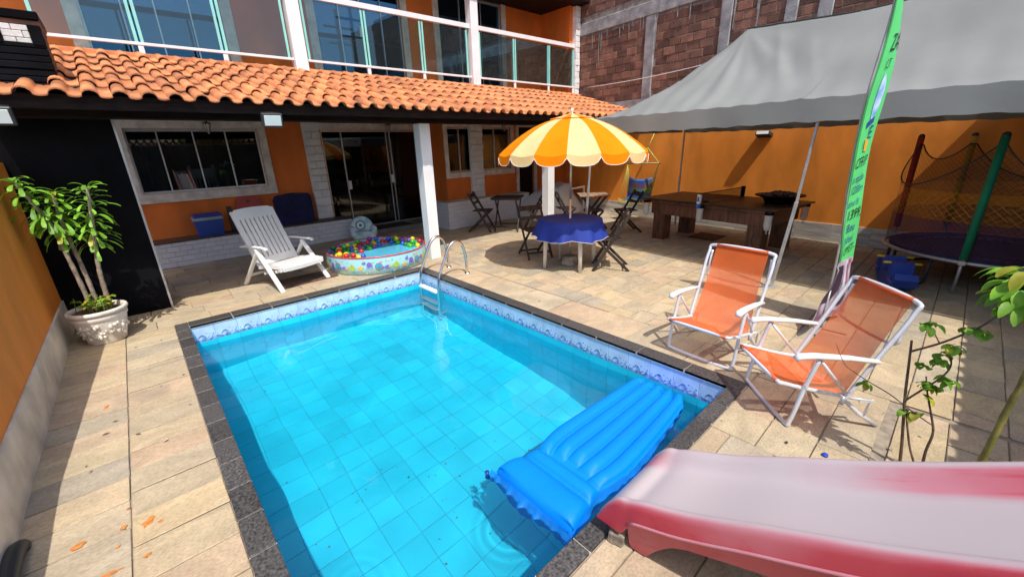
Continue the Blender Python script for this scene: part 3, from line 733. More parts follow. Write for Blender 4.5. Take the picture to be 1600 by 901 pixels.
m = MB(); m.lathe([(0, 0), (.05, 0), (.07, .08), (.035, .2), (.045, .24)], 16); part('vase', m, M_black, t)
m = MB(); rr = random.Random(2)
for k in range(9): m.sphere((rr.uniform(-.12, .12), rr.uniform(-.06, .06), rr.uniform(.34, .5)), rr.uniform(.018, .03), 8, 6)
part('flowers', m, M_white, t)
m = MB()
for k in range(9): a = rr.uniform(0, 6.28); m.tube([(0, 0, .2), (.1*math.cos(a), .06*math.sin(a), .44)], .004, 5)
part('stems', m, mat('leaf_dark', (.03, .07, .02), .6), t)
m = MB(); m.cbox((1.35, 9.45, 1.10), (1.95, 9.95, 1.16), .008); single('kitchen_counter', m, M_bwood, 'dark kitchen counter behind the kitchen window', 'counter')
t = thing('armchair', 'brown cushioned wooden armchair inside the open sliding door', 'armchair', (4.15, 10.5, .1), .3)
M_cush = mat('brown_cushion', (.20, .085, .045), .8, .25, 8)
m = MB(); m.cbox((-.3, -.28, .32), (.3, .28, .46), .04); part('seat', m, M_cush, t); m = MB(); m.cbox((-.3, .2, .46), (.3, .34, 1.0), .04); part('backrest', m, M_cush, t)
for x in (-.36, .36):
    m = MB(); m.cbox((x-.04, -.3, .58), (x+.04, .32, .63), .01); part('armrest', m, M_bwood, t)
    for y in (-.26, .26): m = MB(); m.bar((x, y, 0), (x, y, .58), .05, .05); part('leg', m, M_bwood, t)
# floodlights under the eave, lanterns on the porch ceiling
M_lens = mat('floodlight_lens', (.62, .72, .72), .15, .05, 3)
M_case = mat('floodlight_case', (.03, .035, .035), .5, .1)
def flood(x, y, z, lab, tilt=.25):
    t = thing('floodlight', lab, 'floodlight', (x, y, z))
    M = Matrix.Rotation(tilt, 4, 'X'); m = MB(); m.cobox(M, (.105, .028, .072), .008); part('case', m, M_case, t)
    m = MB(); m.cobox(M @ Matrix.Translation((0, -.031, 0)), (.084, .004, .053), .002); part('lens', m, M_lens, t)
    m = MB(); m.tube([(-.09, .02, 0), (-.09, .03, .08), (.09, .03, .08), (.09, .02, 0)], .008, 6); part('bracket', m, M_case, t)
flood(1.345, 5.40, 2.10, 'black floodlight under the eave between kitchen window and sliding door')
flood(-.66, 5.40, 2.10, 'black floodlight under the eave at the far left end')
M_bulb = mat('lantern_glass', (.55, .52, .46), .2, .1)
for (x, y, lab) in ((1.22, 9.0, 'small porch lantern above the kitchen window'), (4.55, 9.0, 'small porch lantern above the sliding door'), (7.1, 8.0, 'small porch lantern above the right porch window')):
    t = thing('lantern', lab, 'lantern', (x, y, 2.14))
    m = MB(); m.lathe([(.0, -.05), (.02, -.02), (.05, .10), (.055, .12)], 6, sm=False); part('shade', m, M_bulb, t)
    m = MB()
    for k in range(6): a = PI/3*k; m.tube([(.02*math.cos(a), .02*math.sin(a), -.02), (.055*math.cos(a), .055*math.sin(a), .12)], .005, 5)
    m.lathe([(0, .16), (.06, .13), (.058, .115)], 12); m.tube([(0, 0, .15), (0, .03, .2), (0, .09, .2)], .008, 6); part('frame', m, M_bwood, t)
# cooler, mats and board stored on the ledge
M_cblue = mat('blue_plastic', (.012, .06, .34), .35, .1, 3); M_cgrey = mat('grey_blue_plastic', (.30, .36, .45), .4, .1)
t = thing('cooler_box', 'blue cool box with pale rim on the porch ledge', 'cool box', (.86, 8.88, .425))
m = MB(); q = .14
m.add([(-.18, -q, 0), (.18, -q, 0), (.18, q, 0), (-.18, q, 0), (-.205, -q-.02, .27), (.205, -q-.02, .27), (.205, q+.02, .27), (-.205, q+.02, .27)], [(0, 3, 2, 1), (4, 5, 6, 7), (0, 1, 5, 4), (1, 2, 6, 5), (2, 3, 7, 6), (3, 0, 4, 7)]); part('body', m, M_cblue, t)
m = MB(); m.cbox((-.215, -.17, .27), (.215, .17, .325), .01); part('rim', m, M_cgrey, t)
m = MB(); m.cbox((-.205, -.16, .325), (.205, .16, .375), .015); part('lid', m, M_cblue, t)
m = MB(); m.tube([(-.222, -.0, .25), (-.225, -.165, .29), (.225, -.165, .29), (.222, 0, .25)], .008, 6); part('handle', m, M_cgrey, t)
M_navy = mat('navy_fabric', (.012, .014, .075), .85, .2, 5, .002, 120)
m = MB(); m.prism([(-.34, 0), (.33, 0), (.34, .5), (.30, .55), (.0, .575), (-.30, .54), (-.35, .46)], lambda u, v, d: (u, d+.16*v, v), 0, .09)
single('folded_mat', m, M_navy, 'navy blue folded mat leaning on the wall by the sliding door', 'mat', None, (2.32, 8.90, .425))
M_redp = mat('red_plastic', (.42, .045, .025), .5, .1)
t = thing('backboard', 'red plastic board with a hole leaning behind the white recliner', 'board', (1.55, 8.97, .425), 0)
m = MB(); m.prism([(-.22, 0), (.24, 0), (.22, .5), (.17, .585), (-.13, .59), (-.20, .5)], lambda u, v, d: (u, d+.10*v, v), 0, .03); part('panel', m, M_redp, t)
m = MB(); m.lathe([(0, 0), (.025, 0)], 16); o = part('hole', m, M_case, t); o.location = (.0, .046, .50); o.rotation_euler = (PI/2-.1, 0, 0)
m = MB(); m.cbox((1.2, 9.02, .425), (1.27, 9.08, .86), .005); single('speaker_box', m, M_case, 'slim black box standing left of the red board on the ledge', 'box')
m = MB(); m.cbox((-.42, -.25, 0), (.42, .25, .012), .004); single('door_mat', m, mat('black_doormat', (.03, .028, .026), .95, .3, 60), 'dark doormat on the step outside the sliding door', 'doormat', None, (4.25, 8.82, .10), 0)
# ------------------------------------------------------------------ gazebo
M_tent = mat('grey_gazebo_fabric', (.235, .245, .24), .7, .07, .9, .004, 5, trans=.10, spec=.3)
M_steel = mat('grey_painted_steel', (.42, .42, .43), .4, .1, 10, metal=.3)
tent = thing('gazebo', 'large grey fabric gazebo over the games table', 'gazebo', (7.3, 2.8, 0))
TP = Vector((5.95, 4.52, 0)); TW_ = Vector((.994, -.105, 0)); TU = Vector((-.105, -.9945, 0)); TWID, TLEN, ZE, HW = 2.8, 6.0, 2.14, 1.4
def tp(a, b, z): p = TP+TW_*a+TU*b; return (p.x, p.y, z)
def tent_z(a, b):
    h1 = min(a, TWID-a)/HW; h2 = min(b, TLEN-b)/1.72; m_ = max(0, min(h1, h2, 1))
    z = ZE+1.12*(m_**1.55)
    if h2 < 1 and h1 >= h2: z -= .03*math.sin(PI*min(1, h2))
    sag = .09*math.sin(PI*max(0, min(1, (b-1.72)/(TLEN-3.44))))*m_ if 1.72 < b < TLEN-1.72 else 0
    w = .010*math.sin(9*a+4*b)*m_*(1-m_)*4+.006*math.sin(21*b+3*a)*(1-m_)
    d = math.hypot(a-HW, b-1.72); th = math.atan2(b-1.72, a-HW); w += (.016*math.sin(th*9)+.010*math.sin(th*17+1))*math.exp(-((d-.7)/.5)**2)
    q = b-1.9-.55*(HW-a); w += .030*math.exp(-((q-.25)/.06)**2)*math.exp(-((a-.95)/.35)**2)-.022*math.exp(-((q-.42)/.07)**2)*math.exp(-((a-.85)/.3)**2)+.018*math.exp(-((q-.62)/.06)**2)*math.exp(-((a-.9)/.3)**2)
    edge = 1-max(0, min(1, min(h1, h2)*6)); w -= .012*edge*abs(math.sin(PI*b/3.1))
    return z-sag+w
mb = MB(); mb.grid(90, 180, lambda u, v: tp(u*TWID, v*TLEN, tent_z(u*TWID, v*TLEN)), 0, True); part('roof_fabric', mb, M_tent, tent, world=True)
mb = MB()
def val(fa, n, out):
    def f(u, v):
        a, b = fa(u); p = TP+TW_*a+TU*b; o = out*(.012+.02*v+.008*math.sin(u*n)*v)
        return (p.x+o.x, p.y+o.y, tent_z(a, b)-.235*v+.003*math.sin(u*n*1.7)*v)
    return f
mb.grid(80, 5, val(lambda u: (0, u*TLEN), 46, -TW_)); mb.grid(80, 5, val(lambda u: (TWID, u*TLEN), 40, TW_)); mb.grid(40, 5, val(lambda u: (u*TWID, 0), 20, -TU)); mb.grid(40, 5, val(lambda u: (u*TWID, TLEN), 24, TU))
part('valance', mb, M_tent, tent, world=True)
mb = MB(); mb.add([tp(TWID-.03, 4.25, 2.16), tp(TWID+.40, 4.25, 2.2), tp(TWID+.40, TLEN, 2.2), tp(TWID-.03, TLEN, 2.16)], [(0, 1, 2, 3)]); part('added_shade_flap', mb, M_tent, tent, world=True)  # added flap hidden behind the valance, only to shade the right wall
for (a, b, lx, ly) in ((.03, .03, -.10, .04), (TWID-.03, .03, 0, 0), (.03, 3.30, -.05, .14), (.03, TLEN-.03, 0, 0), (TWID-.03, TLEN-.03, 0, 0)):
    p = tp(a, b, 2.14); m = MB(); m.bar((p[0]+lx, p[1]+ly, 0), (p[0]+lx*.4, p[1]+ly*.4, 1.05), .034, .034); m.bar((p[0]+lx*.42, p[1]+ly*.42, 1.0), p, .027, .027)
    m.cbox((p[0]+lx-.05, p[1]+ly-.05, 0), (p[0]+lx+.05, p[1]+ly+.05, .008), .002); part('leg', m, M_steel, tent, world=True)
m = MB()
for (a, b, c, d) in ((.03, .03, .03, TLEN-.03), (TWID-.03, .03, TWID-.03, TLEN-.03), (.03, .03, TWID-.03, .03)):
    m.bar(tp(a, b, 2.08), tp(c, d, 2.08), .02, .03)
m.bar(tp(HW, 1.72, 2.3), tp(HW, 1.72, 3.20), .03, .03)
for a, b in ((.03, .03), (TWID-.03, .03), (.03, 3.06), (TWID-.03, 3.06)): m.bar(tp(a, b, 2.08), tp(HW, 1.72, 2.5), .02, .02)
part('roof_frame', m, M_steel, tent, world=True)
m = MB()
def seam(pts, w=.018):
    q = MB(); n = len(pts)
    P = [Vector(tp(a, b, tent_z(a, b)+.004)) for a, b in pts]
    D = [(P[min(i+1, n-1)]-P[max(i-1, 0)]).cross(Vector((0, 0, 1))).normalized()*w for i in range(n)]
    q.add([p-d for p, d in zip(P, D)]+[p+d for p, d in zip(P, D)], [(i, i+1, n+i+1, n+i) for i in range(n-1)], 0, True); part('seam', q, M_tent, tent, world=True)
for s_ in (0, TWID): seam([(s_+(HW-s_)*k/30, 1.72*k/30) for k in range(31)]); seam([(s_+(HW-s_)*k/30, 3.06) for k in range(31)])
seam([(HW, 1.72+2.56*k/30) for k in range(31)])
M_lab = mat('label_black', (.02, .02, .022), .6, .1); M_labr = mat('label_red', (.5, .03, .02), .6, .1); M_labb = mat('label_blue', (.05, .12, .45), .6, .1)
m = MB(); q = tp(.0, .22, 2.02); d = TU
def lp(u, v, o): p = TP+TU*(.20+u)-TW_*(.042+o); return (p.x, p.y, 2.0+v)
m.prism([(0, 0), (.2, 0), (.2, .07), (0, .07)], lambda u, v, o: lp(u, v, o), 0, .003, 0)
m.prism([(.02, .03), (.08, .03), (.08, .06), (.02, .06)], lambda u, v, o: lp(u, v, o), .003, .005, 1); m.prism([(.09, .02), (.12, .02), (.12, .055), (.09, .055)], lambda u, v, o: lp(u, v, o), .003, .005, 2); m.prism([(.13, .03), (.18, .03), (.18, .06), (.13, .06)], lambda u, v, o: lp(u, v, o), .003, .005, 1)
part('maker_label', m, [M_lab, M_labr, M_labb], tent, world=True)

# ------------------------------------------------------------------ parasol and round table
M_par_o = mat('parasol_orange', (.95, .29, .0), .8, .05, 3, trans=.35, spec=.2); M_par_c = mat('parasol_cream', (.92, .70, .34), .8, .05, 3, trans=.35, spec=.2)
M_pipe = mat('white_piping', (.72, .64, .58), .7, .05)
PX_, PY_ = 4.68, 3.87
par = thing('parasol', 'orange and cream striped parasol with scalloped edge over the blue table', 'parasol', (PX_, PY_, 0))
A0 = rad(216.7); RR = 1.03; ZR = 1.645; ZT = 2.105
def dome(r, f): return ZR+(ZT-ZR)*(1-r**2.0)-.028*math.sin(PI*f)*r*r*1.0
for k in range(16):
    a0 = A0+k*PI/8; mt = M_par_c if k % 2 == 0 else M_par_o
    def P_(u, v, a0=a0):
        r = .06+.94*v; a = a0+u*PI/8; s = RR*r*(1-.012*math.sin(PI*u)*r); return (s*math.cos(a), s*math.sin(a), dome(r, u))
    m = MB(); m.grid(6, 12, P_)
    def V_(u, v, a0=a0):
        a = a0+u*PI/8; h = .115*(1-abs(2*u-1)**6*.62)*v; s = RR*(1-.012*math.sin(PI*u))+.012*v; return (s*math.cos(a), s*math.sin(a), dome(1, u)-h)
    m.grid(10, 3, V_); o = part('panel', m, mt, par)
    m = MB(); m.tube([V_(j/10, 1.0) for j in range(11)], .0042, 5); part('piping', m, M_pipe, o)
m = MB()
for k in range(16):
    a = A0+k*PI/8; m.add([], [])
    c0 = [(.02*math.cos(a), .02*math.sin(a), ZT+.035)]; 
for k in range(16):
    mm_ = MB(); a0 = A0+k*PI/8
    mm_.grid(4, 3, lambda u, v, a0=a0: ((.015+.285*v)*math.cos(a0+u*PI/8), (.015+.285*v)*math.sin(a0+u*PI/8), dome(.29, .5)+.02+(ZT+.045-dome(.29, .5)-.02)*(1-v)**1.1-.004*math.sin(PI*u)*v))
    part('vent_panel', mm_, M_par_c if k % 2 == 0 else M_par_o, par)
m = MB(); m.tube([(0, 0, .05), (0, 0, 1.0)], .019, 12); m.tube([(0, 0, .98), (0, 0, 2.17)], .016, 12); part('pole', m, M_alu, par)
m = MB(); m.lathe([(0, 0), (.014, .0), (.022, .02), (.014, .045), (0, .05)], 12, (0, 0, 2.165)); part('finial', m, M_white, par)
m = MB()
for k in range(8):
    a = A0+k*PI/4; m.tube([(.02*math.cos(a), .02*math.sin(a), ZT-.02), (.5*math.cos(a), .5*math.sin(a), dome(.5, 0)-.012), (RR*.985*math.cos(a), RR*.985*math.sin(a), dome(1, 0)-.006)], .004, 5)
    m.tube([(.02*math.cos(a), .02*math.sin(a), 1.72), (.5*math.cos(a), .5*math.sin(a), dome(.5, 0)-.012)], .0035, 5)
part('ribs', m, M_alu, par)
M_rough = mat('rough_concrete', (.30, .25, .20), .95, .3, 9, .012, 18)
m = MB(); m.lathe([(0, 0), (.105, 0), (.125, .03), (.118, .11), (.10, .155), (.03, .165), (0, .165)], 9, sm=False); m.v = [(x+R.uniform(-.008, .008), y+R.uniform(-.008, .008), z) for x, y, z in m.v]; part('base_block', m, M_rough, par)
M_wplas = mat('white_plastic', (.78, .775, .75), .38, .05, 3, spec=.5)
M_cplas = mat('cream_plastic', (.74, .70, .62), .4, .08, 4)
tb = thing('round_table', 'round plastic garden table under the striped parasol', 'table', (4.66, 3.85, 0), rad(62))
m = MB(); m.lathe([(.03, .695), (.44, .695), (.455, .705), (.455, .715), (.44, .722), (.03, .722)], 40); part('tabletop', m, M_cplas, tb)
for k in range(4):
    a = PI/2*k; c, s = math.cos(a), math.sin(a); m = MB(); m.tube([(.40*c, .40*s, 0), (.385*c, .385*s, .35), (.36*c, .36*s, .70)], [.026, .033, .04], 10); part('leg', m, M_cplas, tb)
M_cloth = mat('royal_blue_cloth', (.010, .035, .30), .75, .1, 3, .0015, 180)
m = MB(); n = 96
def cl(u, v):
    a = 2*PI*u
    if v <= .5: r = .02+.445*(v/.5); z = .726-.004*(v/.5)**6
    else:
        t = (v-.5)/.5; r = .465+.075*t+t*(.032*math.sin(9*a+.6)+.018*math.sin(17*a+2)); z = .722-.25*t**.92+.018*t*math.sin(5*a+1)
    return (r*math.cos(a), r*math.sin(a), z)
m.grid(n, 16, cl, wrapu=True, flip=True)
cloth = thing('tablecloth', 'royal blue cloth draped over the round garden table', 'tablecloth', (4.66, 3.85, 0)); part('cloth', m, M_cloth, cloth)
m = MB(); m.tube([cl(k/96, 1.0) for k in range(96)], .004, 4, closed=True); part('hem', m, M_pipe, cloth)

# ------------------------------------------------------------------ folding wooden chairs and tables
M_fw = mat('dark_folding_wood', (.035, .023, .019), .55, .3, 5, .001, 60, stretch=(3, 3, 1))
def folding_chair(loc, rz, lab):
    t = thing('folding_chair', lab, 'chair', loc, rz, 'dark folding chairs')
    for s_ in (-1, 1):
        m = MB(); m.bar((s_*.205, -.26, 0), (s_*.205, .22, .83), .022, .042); part('long_leg', m, M_fw, t)
        m = MB(); m.bar((s_*.178, .25, 0), (s_*.178, -.21, .445), .022, .040); part('short_leg', m, M_fw, t)
    for k in range(5): m = MB(); m.cbox((-.19, -.235+k*.078, .445), (.19, -.172+k*.078, .462), .004); part('seat_slat', m, M_fw, t)
    for z in (.60, .745):
        y = -.26+.48*z/.83; m = MB(); m.cobox(Matrix.Translation((0, y-.008, z+.03)) @ Matrix.Rotation(-.52, 4, 'X'), (.2, .008, .042 if z > .7 else .026), .004); part('back_slat', m, M_fw, t)
    m = MB(); m.bar((-.2, -.20, .10), (.2, -.20, .10), .02, .025); m.bar((-.175, .19, .06), (.175, .19, .06), .02, .025); part('rung', m, M_fw, t)
    return t
ch0 = folding_chair((5.52, 7.08, 0), face_angle(.60, -.80), 'dark folding chair on the left of the far black table')
for (x, y, dx, dy, lab) in ((6.45, 6.28, -.7, .6, 'dark folding chair on the right of the far black table, partly behind another chair'),
                            (4.74, 4.68, -.36, -.93, 'dark folding chair on the left of the blue table'),
                            (4.98, 3.33, -.60, .80, 'dark folding chair on the right of the blue table, nearest the pool'),
                            (6.85, 5.85, .75, -.55, 'dark folding chair behind the parasol pole, on the left of the small wooden table'),
                            (7.42, 4.62, -.80, .60, 'dark folding chair between the hammock chair and the games table')):
    copy_thing(ch0, (x, y, 0), face_angle(dx, dy), lab)
def folding_table(loc, rz, lab, top):
    t = thing('folding_table', lab, 'table', loc, rz, 'folding tables')
    for k in range(6): m = MB(); m.cbox((-.32, -.32+k*.107, .70), (.32, -.32+k*.107+.102, .72), .004); part('top_slat', m, top, t)
    for s_ in (-1, 1):
        m = MB(); m.bar((s_*.25, -.28, 0), (s_*.25, .25, .70), .025, .045); part('leg', m, M_fw, t); m = MB(); m.bar((s_*.22, .28, 0), (s_*.22, -.25, .70), .025, .045); part('leg', m, M_fw, t)
    m = MB(); m.bar((-.25, -.2, .10), (.25, -.2, .10), .022, .03); m.bar((-.22, .2, .10), (.22, .2, .10), .022, .03); m.bar((-.3, -.25, .69), (.3, -.25, .69), .03, .03); m.bar((-.3, .25, .69), (.3, .25, .69), .03, .03); part('rail', m, M_fw, t)
    return t
M_lw = mat('worn_light_wood', (.34, .22, .14), .6, .2, 5, stretch=(1, 6, 1))
folding_table((5.98, 6.70, 0), rad(37-90), 'black folding table with crossed legs in front of the porch ledge', M_fw)
folding_table((7.35, 5.45, 0), rad(45), 'folding table with a pale wooden top behind the parasol', M_lw)
t = thing('folding_stool', 'dark folding stool in front of the pale wooden table', 'stool', (7.05, 5.2, 0), rad(48))
for k in range(4): m = MB(); m.cbox((-.2, -.18+k*.09, .43), (.2, -.18+k*.09+.084, .447), .003); part('seat_slat', m, M_fw, t)
for s_ in (-1, 1):
    m = MB(); m.bar((s_*.19, -.22, 0), (s_*.19, .17, .43), .022, .04); part('leg', m, M_fw, t); m = MB(); m.bar((s_*.16, .22, 0), (s_*.16, -.17, .43), .022, .04); part('leg', m, M_fw, t)
# sheet-covered bench in the far corner
M_sheet = mat('white_bed_sheet', (.62, .60, .59), .8, .06, 2, .002, 60)
rr = random.Random(9)
def shz(u, v):
    h = .72*math.exp(-((u-.70)/.26)**2)+.50*math.exp(-((u-.36)/.22)**2)+.26*math.exp(-((u-.1)/.15)**2)
    e = min(1, 4.5*min(u, 1-u, v*.8, (1-v)*1.2)); e = max(0, e)**.6
    return min(.82, h)*e+.02*math.sin(17*u+5*v)*e+.012*math.sin(31*u-11*v)*e+.006
m = MB(); m.grid(60, 26, lambda u, v: (7.05+2.15*u, 6.95+.8*v+.06*math.sin(9*u), shz(u, v)))
t = thing('covered_furniture', 'stacked furniture hidden under a crumpled white sheet in the porch corner', 'covered furniture', (8.1, 7.35, 0)); part('sheet', m, M_sheet, t, world=True)
m = MB(); m.bar((8.35, 6.93, .66), (8.95, 6.93, .68), .03, .05); m.bar((8.37, 6.93, 0), (8.37, 6.93, .66), .03, .04); m.bar((8.93, 6.93, 0), (8.93, 6.93, .66), .03, .04); part('bed_frame', m, M_cplas, t, world=True)

# ------------------------------------------------------------------ hammock chair on the right wall
M_rope = mat('lime_rope', (.50, .52, .10), .8, .1); M_lrod = mat('pale_wood_rod', (.45, .38, .16), .6, .1)
ham = thing('hammock_chair', 'checked blue and green hammock chair hanging by lime ropes at the wall', 'hammock chair', (8.75, 5.2, .4))
M_ck = bpy.data.materials.new('checked_hammock_cloth'); M_ck.use_nodes = True; N = M_ck.node_tree.nodes; L = M_ck.node_tree.links; b = N['Principled BSDF']; b.inputs['Roughness'].default_value = .85
at = N.new('ShaderNodeAttribute'); at.attribute_name = 'cloth'; L.new(at.outputs[0], b.inputs[0])
hook = Vector((9.03, 5.05, 1.95)); e1 = Vector((8.72, 4.72, 1.30)); e2 = Vector((8.92, 5.62, 1.28)); mid = Vector((8.86, 5.1, 1.62))
m = MB(); m.tube([hook, mid], .008, 6); m.tube([mid, e1], .010, 6); m.tube([mid, e2], .010, 6); part('suspension_rope', m, M_rope, ham, world=True)
m = MB(); m.tube([e1+(e1-e2)*.04, e2+(e2-e1)*.04], .016, 8); part('spreader_bar', m, M_lrod, ham, world=True)
m = MB(); m.lathe([(0, 0), (.03, 0), (.03, .03), (0, .03)], 10, (9.06, 5.05, 1.92)); part('wall_hook', m, M_steel, ham, world=True)
def hm(u, v):
    y = 4.93+.62*u; sag = math.sin(PI*u)
    if v < .6: t = v/.6; return (8.90-.10*sag-.05*t, y, .98-.46*t-.05*sag*(1-t))
    t = (v-.6)/.4; return (8.85-.10*sag-.36*t, y, .52-.10*math.sin(PI*t*.8)-.03*sag+.06*t)
mb = MB(); NU, NV = 16, 20; mb.grid(NU, NV, hm); o = part('seat_cloth', mb, M_ck, ham, world=True)
ca = o.data.color_attributes.new('cloth', 'FLOAT_COLOR', 'CORNER'); pal = [(.02, .06, .30), (.16, .03, .05), (.10, .16, .03), (.02, .05, .22), (.06, .10, .03)]
for pi_, p in enumerate(o.data.polygons):
    i, j = pi_ % NU, pi_//NU; a = pal[(j//3) % 5]; c = pal[(i//4+2) % 5]; col = [(x*.6+y*.4) for x, y in zip(a, c)]
    if j < 1 or j > 17: col = (.10, .26, .60)
    for li in p.loop_indices: ca.data[li].color = (*col, 1)
m = MB()
for k in range(9):
    v = k/8; m.tube([e1, hm(0, v*.95)], .004, 4); m.tube([e2, hm(1, v*.95)], .004, 4)
part('side_ropes', m, M_rope, ham, world=True)
m = MB()
for k in range(16): p = Vector(hm(k/15, 1)); m.tube([p, p+Vector((-.02, 0, -.07)), p+Vector((.0, .01, -.15))], .006, 4)
for k in range(8): p = Vector(hm(0, .5+k/16)); m.tube([p, p+Vector((-.02, -.03, -.12))], .006, 4)
part('fringe', m, M_rope, ham, world=True)

# ------------------------------------------------------------------ games table
M_mah = mat('mahogany', (.13, .050, .026), .45, .3, 3.5, .001, 50, stretch=(1, 6, 1), rvar=.1); M_ttop = mat('black_brown_board', (.05, .026, .020), .42, .2, 2)
M_net = mat('white_netting', (.75, .74, .72), .8, .05, alpha=.6); M_bnet = mat('dark_netting', (.04, .03, .03), .8, .1, alpha=.35)
gt = thing('games_table', 'mahogany pool table topped with a dark table tennis board', 'games table', (7.46, 2.82, 0), -math.atan(.13))
hx, hy = .60, 1.09
for sx in (-1, 1):
    for sy in (-1, 1):
        m = MB(); x, y = sx*(hx-.19), sy*(hy-.24); m.cbox((x-.115, y-.115, .03), (x+.115, y+.115, .56), .008); o = part('leg', m, M_mah, gt)
        m = MB(); m.cbox((x-.135, y-.135, 0), (x+.135, y+.135, .03), .006); part('foot', m, mat('pink_stone_pad', (.42, .25, .18), .8, .1), o)
        m = MB()
        for s2 in (-1, 1):
            yy2 = y+s2*.0
        m.prism([(y-.012, .18), (y+.03, .28), (y-.012, .40), (y-.028, .40), (y+.014, .28), (y-.028, .18)], lambda u, v, d, x=x: (d, u, v), x-.119, x-.114); part('carving', m, M_fw, o)
for (a, b2) in (((-hx+.06, -hy+.08, .50), (-hx+.10, hy-.08, .70)), ((hx-.10, -hy+.08, .50), (hx-.06, hy-.08, .70)), ((-hx+.10, -hy+.08, .50), (hx-.10, -hy+.12, .70)), ((-hx+.10, hy-.12, .50), (hx-.10, hy-.08, .70))):
    m = MB(); m.cbox(a, b2, .006); part('apron', m, M_mah, gt)
for (a, b2) in (((-hx, -hy, .70), (-hx+.14, hy, .755)), ((hx-.14, -hy, .70), (hx, hy, .755)), ((-hx+.14, -hy, .70), (hx-.14, -hy+.14, .755)), ((-hx+.14, hy-.14, .70), (hx-.14, hy, .755))):
    m = MB(); m.cbox(a, b2, .012); part('cushion_rail', m, M_mah, gt)
m = MB(); m.cbox((-hx-.05, -hy-.08, .758), (hx+.05, -.004, .782), .004); part('board_half', m, M_ttop, gt); m = MB(); m.cbox((-hx-.05, .004, .758), (hx+.05, hy+.08, .782), .004); part('board_half', m, M_ttop, gt)
for (x, y) in ((-hx-.02, -hy+.03), (-hx-.03, 0), (-hx-.02, hy-.03), (hx+.02, -hy+.03), (hx+.03, 0), (hx+.02, hy-.03)):
    m = MB(); m.lathe([(.05, .70), (.062, .70), (.062, .735), (.05, .735), (.05, .70)], 14, (x, y, 0)); o = part('pocket_ring', m, M_black, gt)
    m = MB(); m.lathe([(.055, .70), (.05, .62), (.054, .54), (.035, .48), (.0, .465)], 12, (x, y, 0)); m.tube([(x, y, .47), (x+.005, y, .42)], .008, 5); part('pocket_net', m, M_net, o)
nt_ = thing('table_tennis_net', 'low dark table tennis net clamped across the games table', 'net', (7.46, 2.82, .782), -math.atan(.13))
m = MB(); m.box((-hx-.10, -.002, .01), (hx+.10, .002, .145)); part('netting', m, M_bnet, nt_)
m = MB(); m.box((-hx-.10, -.003, .145), (hx+.10, .003, .158)); part('tape', m, M_fw, nt_)
m = MB(); m.cbox((hx+.07, -.03, -.04), (hx+.12, .03, .17), .006); part('post', m, M_black, nt_)
m = MB(); m.cbox((-hx-.115, -.028, -.01), (-hx-.06, .028, .14), .006); o = part('post', m, M_white, nt_)
m = MB(); m.cbox((-hx-.118, -.031, -.075), (-hx-.057, .031, -.01), .006); part('blue_clamp', m, mat('bright_blue_plastic', (.03, .16, .55), .4, .1), o)
m = MB(); m.prism([(-.02, .03), (.02, .03), (.015, .11), (-.015, .10)], lambda u, v, d: (d, u, v), -hx-.1165, -hx-.1148); part('label', m, M_labb, o)
t = thing('basket', 'black flared basket heaped with dark things on the games table', 'basket', (7.48, 1.96, .782), .2)
m = MB(); m.lathe([(0, 0), (.19, 0), (.24, .10), (.34, .115), (.345, .13), (.25, .125), (.20, .03), (0, .03)], 26); part('bowl', m, M_black, t)
m = MB(); rr = random.Random(4); M_heap = mat('heaped_dark_plastic', (.03, .03, .035), .35, .4, 20, col2=(.09, .03, .04))
for k in range(40): a = rr.uniform(0, 6.28); q = .24*rr.random()**.5; m.sphere((q*math.cos(a), q*math.sin(a), .10+.05*(1-q/.24)+rr.uniform(0, .03)), rr.uniform(.03, .05), 8, 6, 0, (1, 1, .7))
o = part('heap', m, M_heap, t); o['kind'] = 'stuff'
t2 = thing('bat', 'dark table tennis bat lying behind the near net post', 'bat', (7.02, 2.93, .783), 1.0)
m = MB(); m.prism([(.085*math.cos(2*PI*k/18), .075*math.sin(2*PI*k/18)) for k in range(18)], lambda u, v, d: (u, v, d), 0, .012); part('blade', m, M_black, t2)
m = MB(); m.cbox((.08, -.014, 0), (.19, .014, .018), .005); part('handle', m, M_mah, t2)
M_mat = mat('brown_floor_mat', (.115, .070, .050), .95, .25, 14, .003, 90)
m = MB(); m.prism([(7.60, 2.92), (8.18, 2.92), (8.24, 3.42), (7.66, 3.42)], lambda u, v, d: (u, v, d), .003, .012); single('floor_mat', m, M_mat, 'dark mat on the paving under the games table', 'mat')
m = MB(); m.prism([(1.21, 5.97), (1.97, 6.04), (2.01, 6.49), (1.25, 6.45)], lambda u, v, d: (u, v, d), .003, .013); single('floor_mat', m, M_mat, 'brown mat on the paving under the white recliner', 'mat')
q = wall_xy(-.07, 2.78)
t = thing('wall_floodlight', 'black floodlight on the orange garden wall above the games table', 'floodlight', (q[0], q[1], 1.82), WANG)
m = MB(); m.cobox(Matrix.Rotation(.35, 4, 'Y'), (.075, .13, .035), .008); part('case', m, M_case, t)
m = MB(); m.cobox(Matrix.Rotation(.35, 4, 'Y') @ Matrix.Translation((-.088, 0, .0)), (.004, .105, .028), .002); part('lens', m, M_lens, t)
m = MB(); m.cbox((.03, -.05, .02), (.075, .05, .06), .004); part('bracket', m, M_case, t)
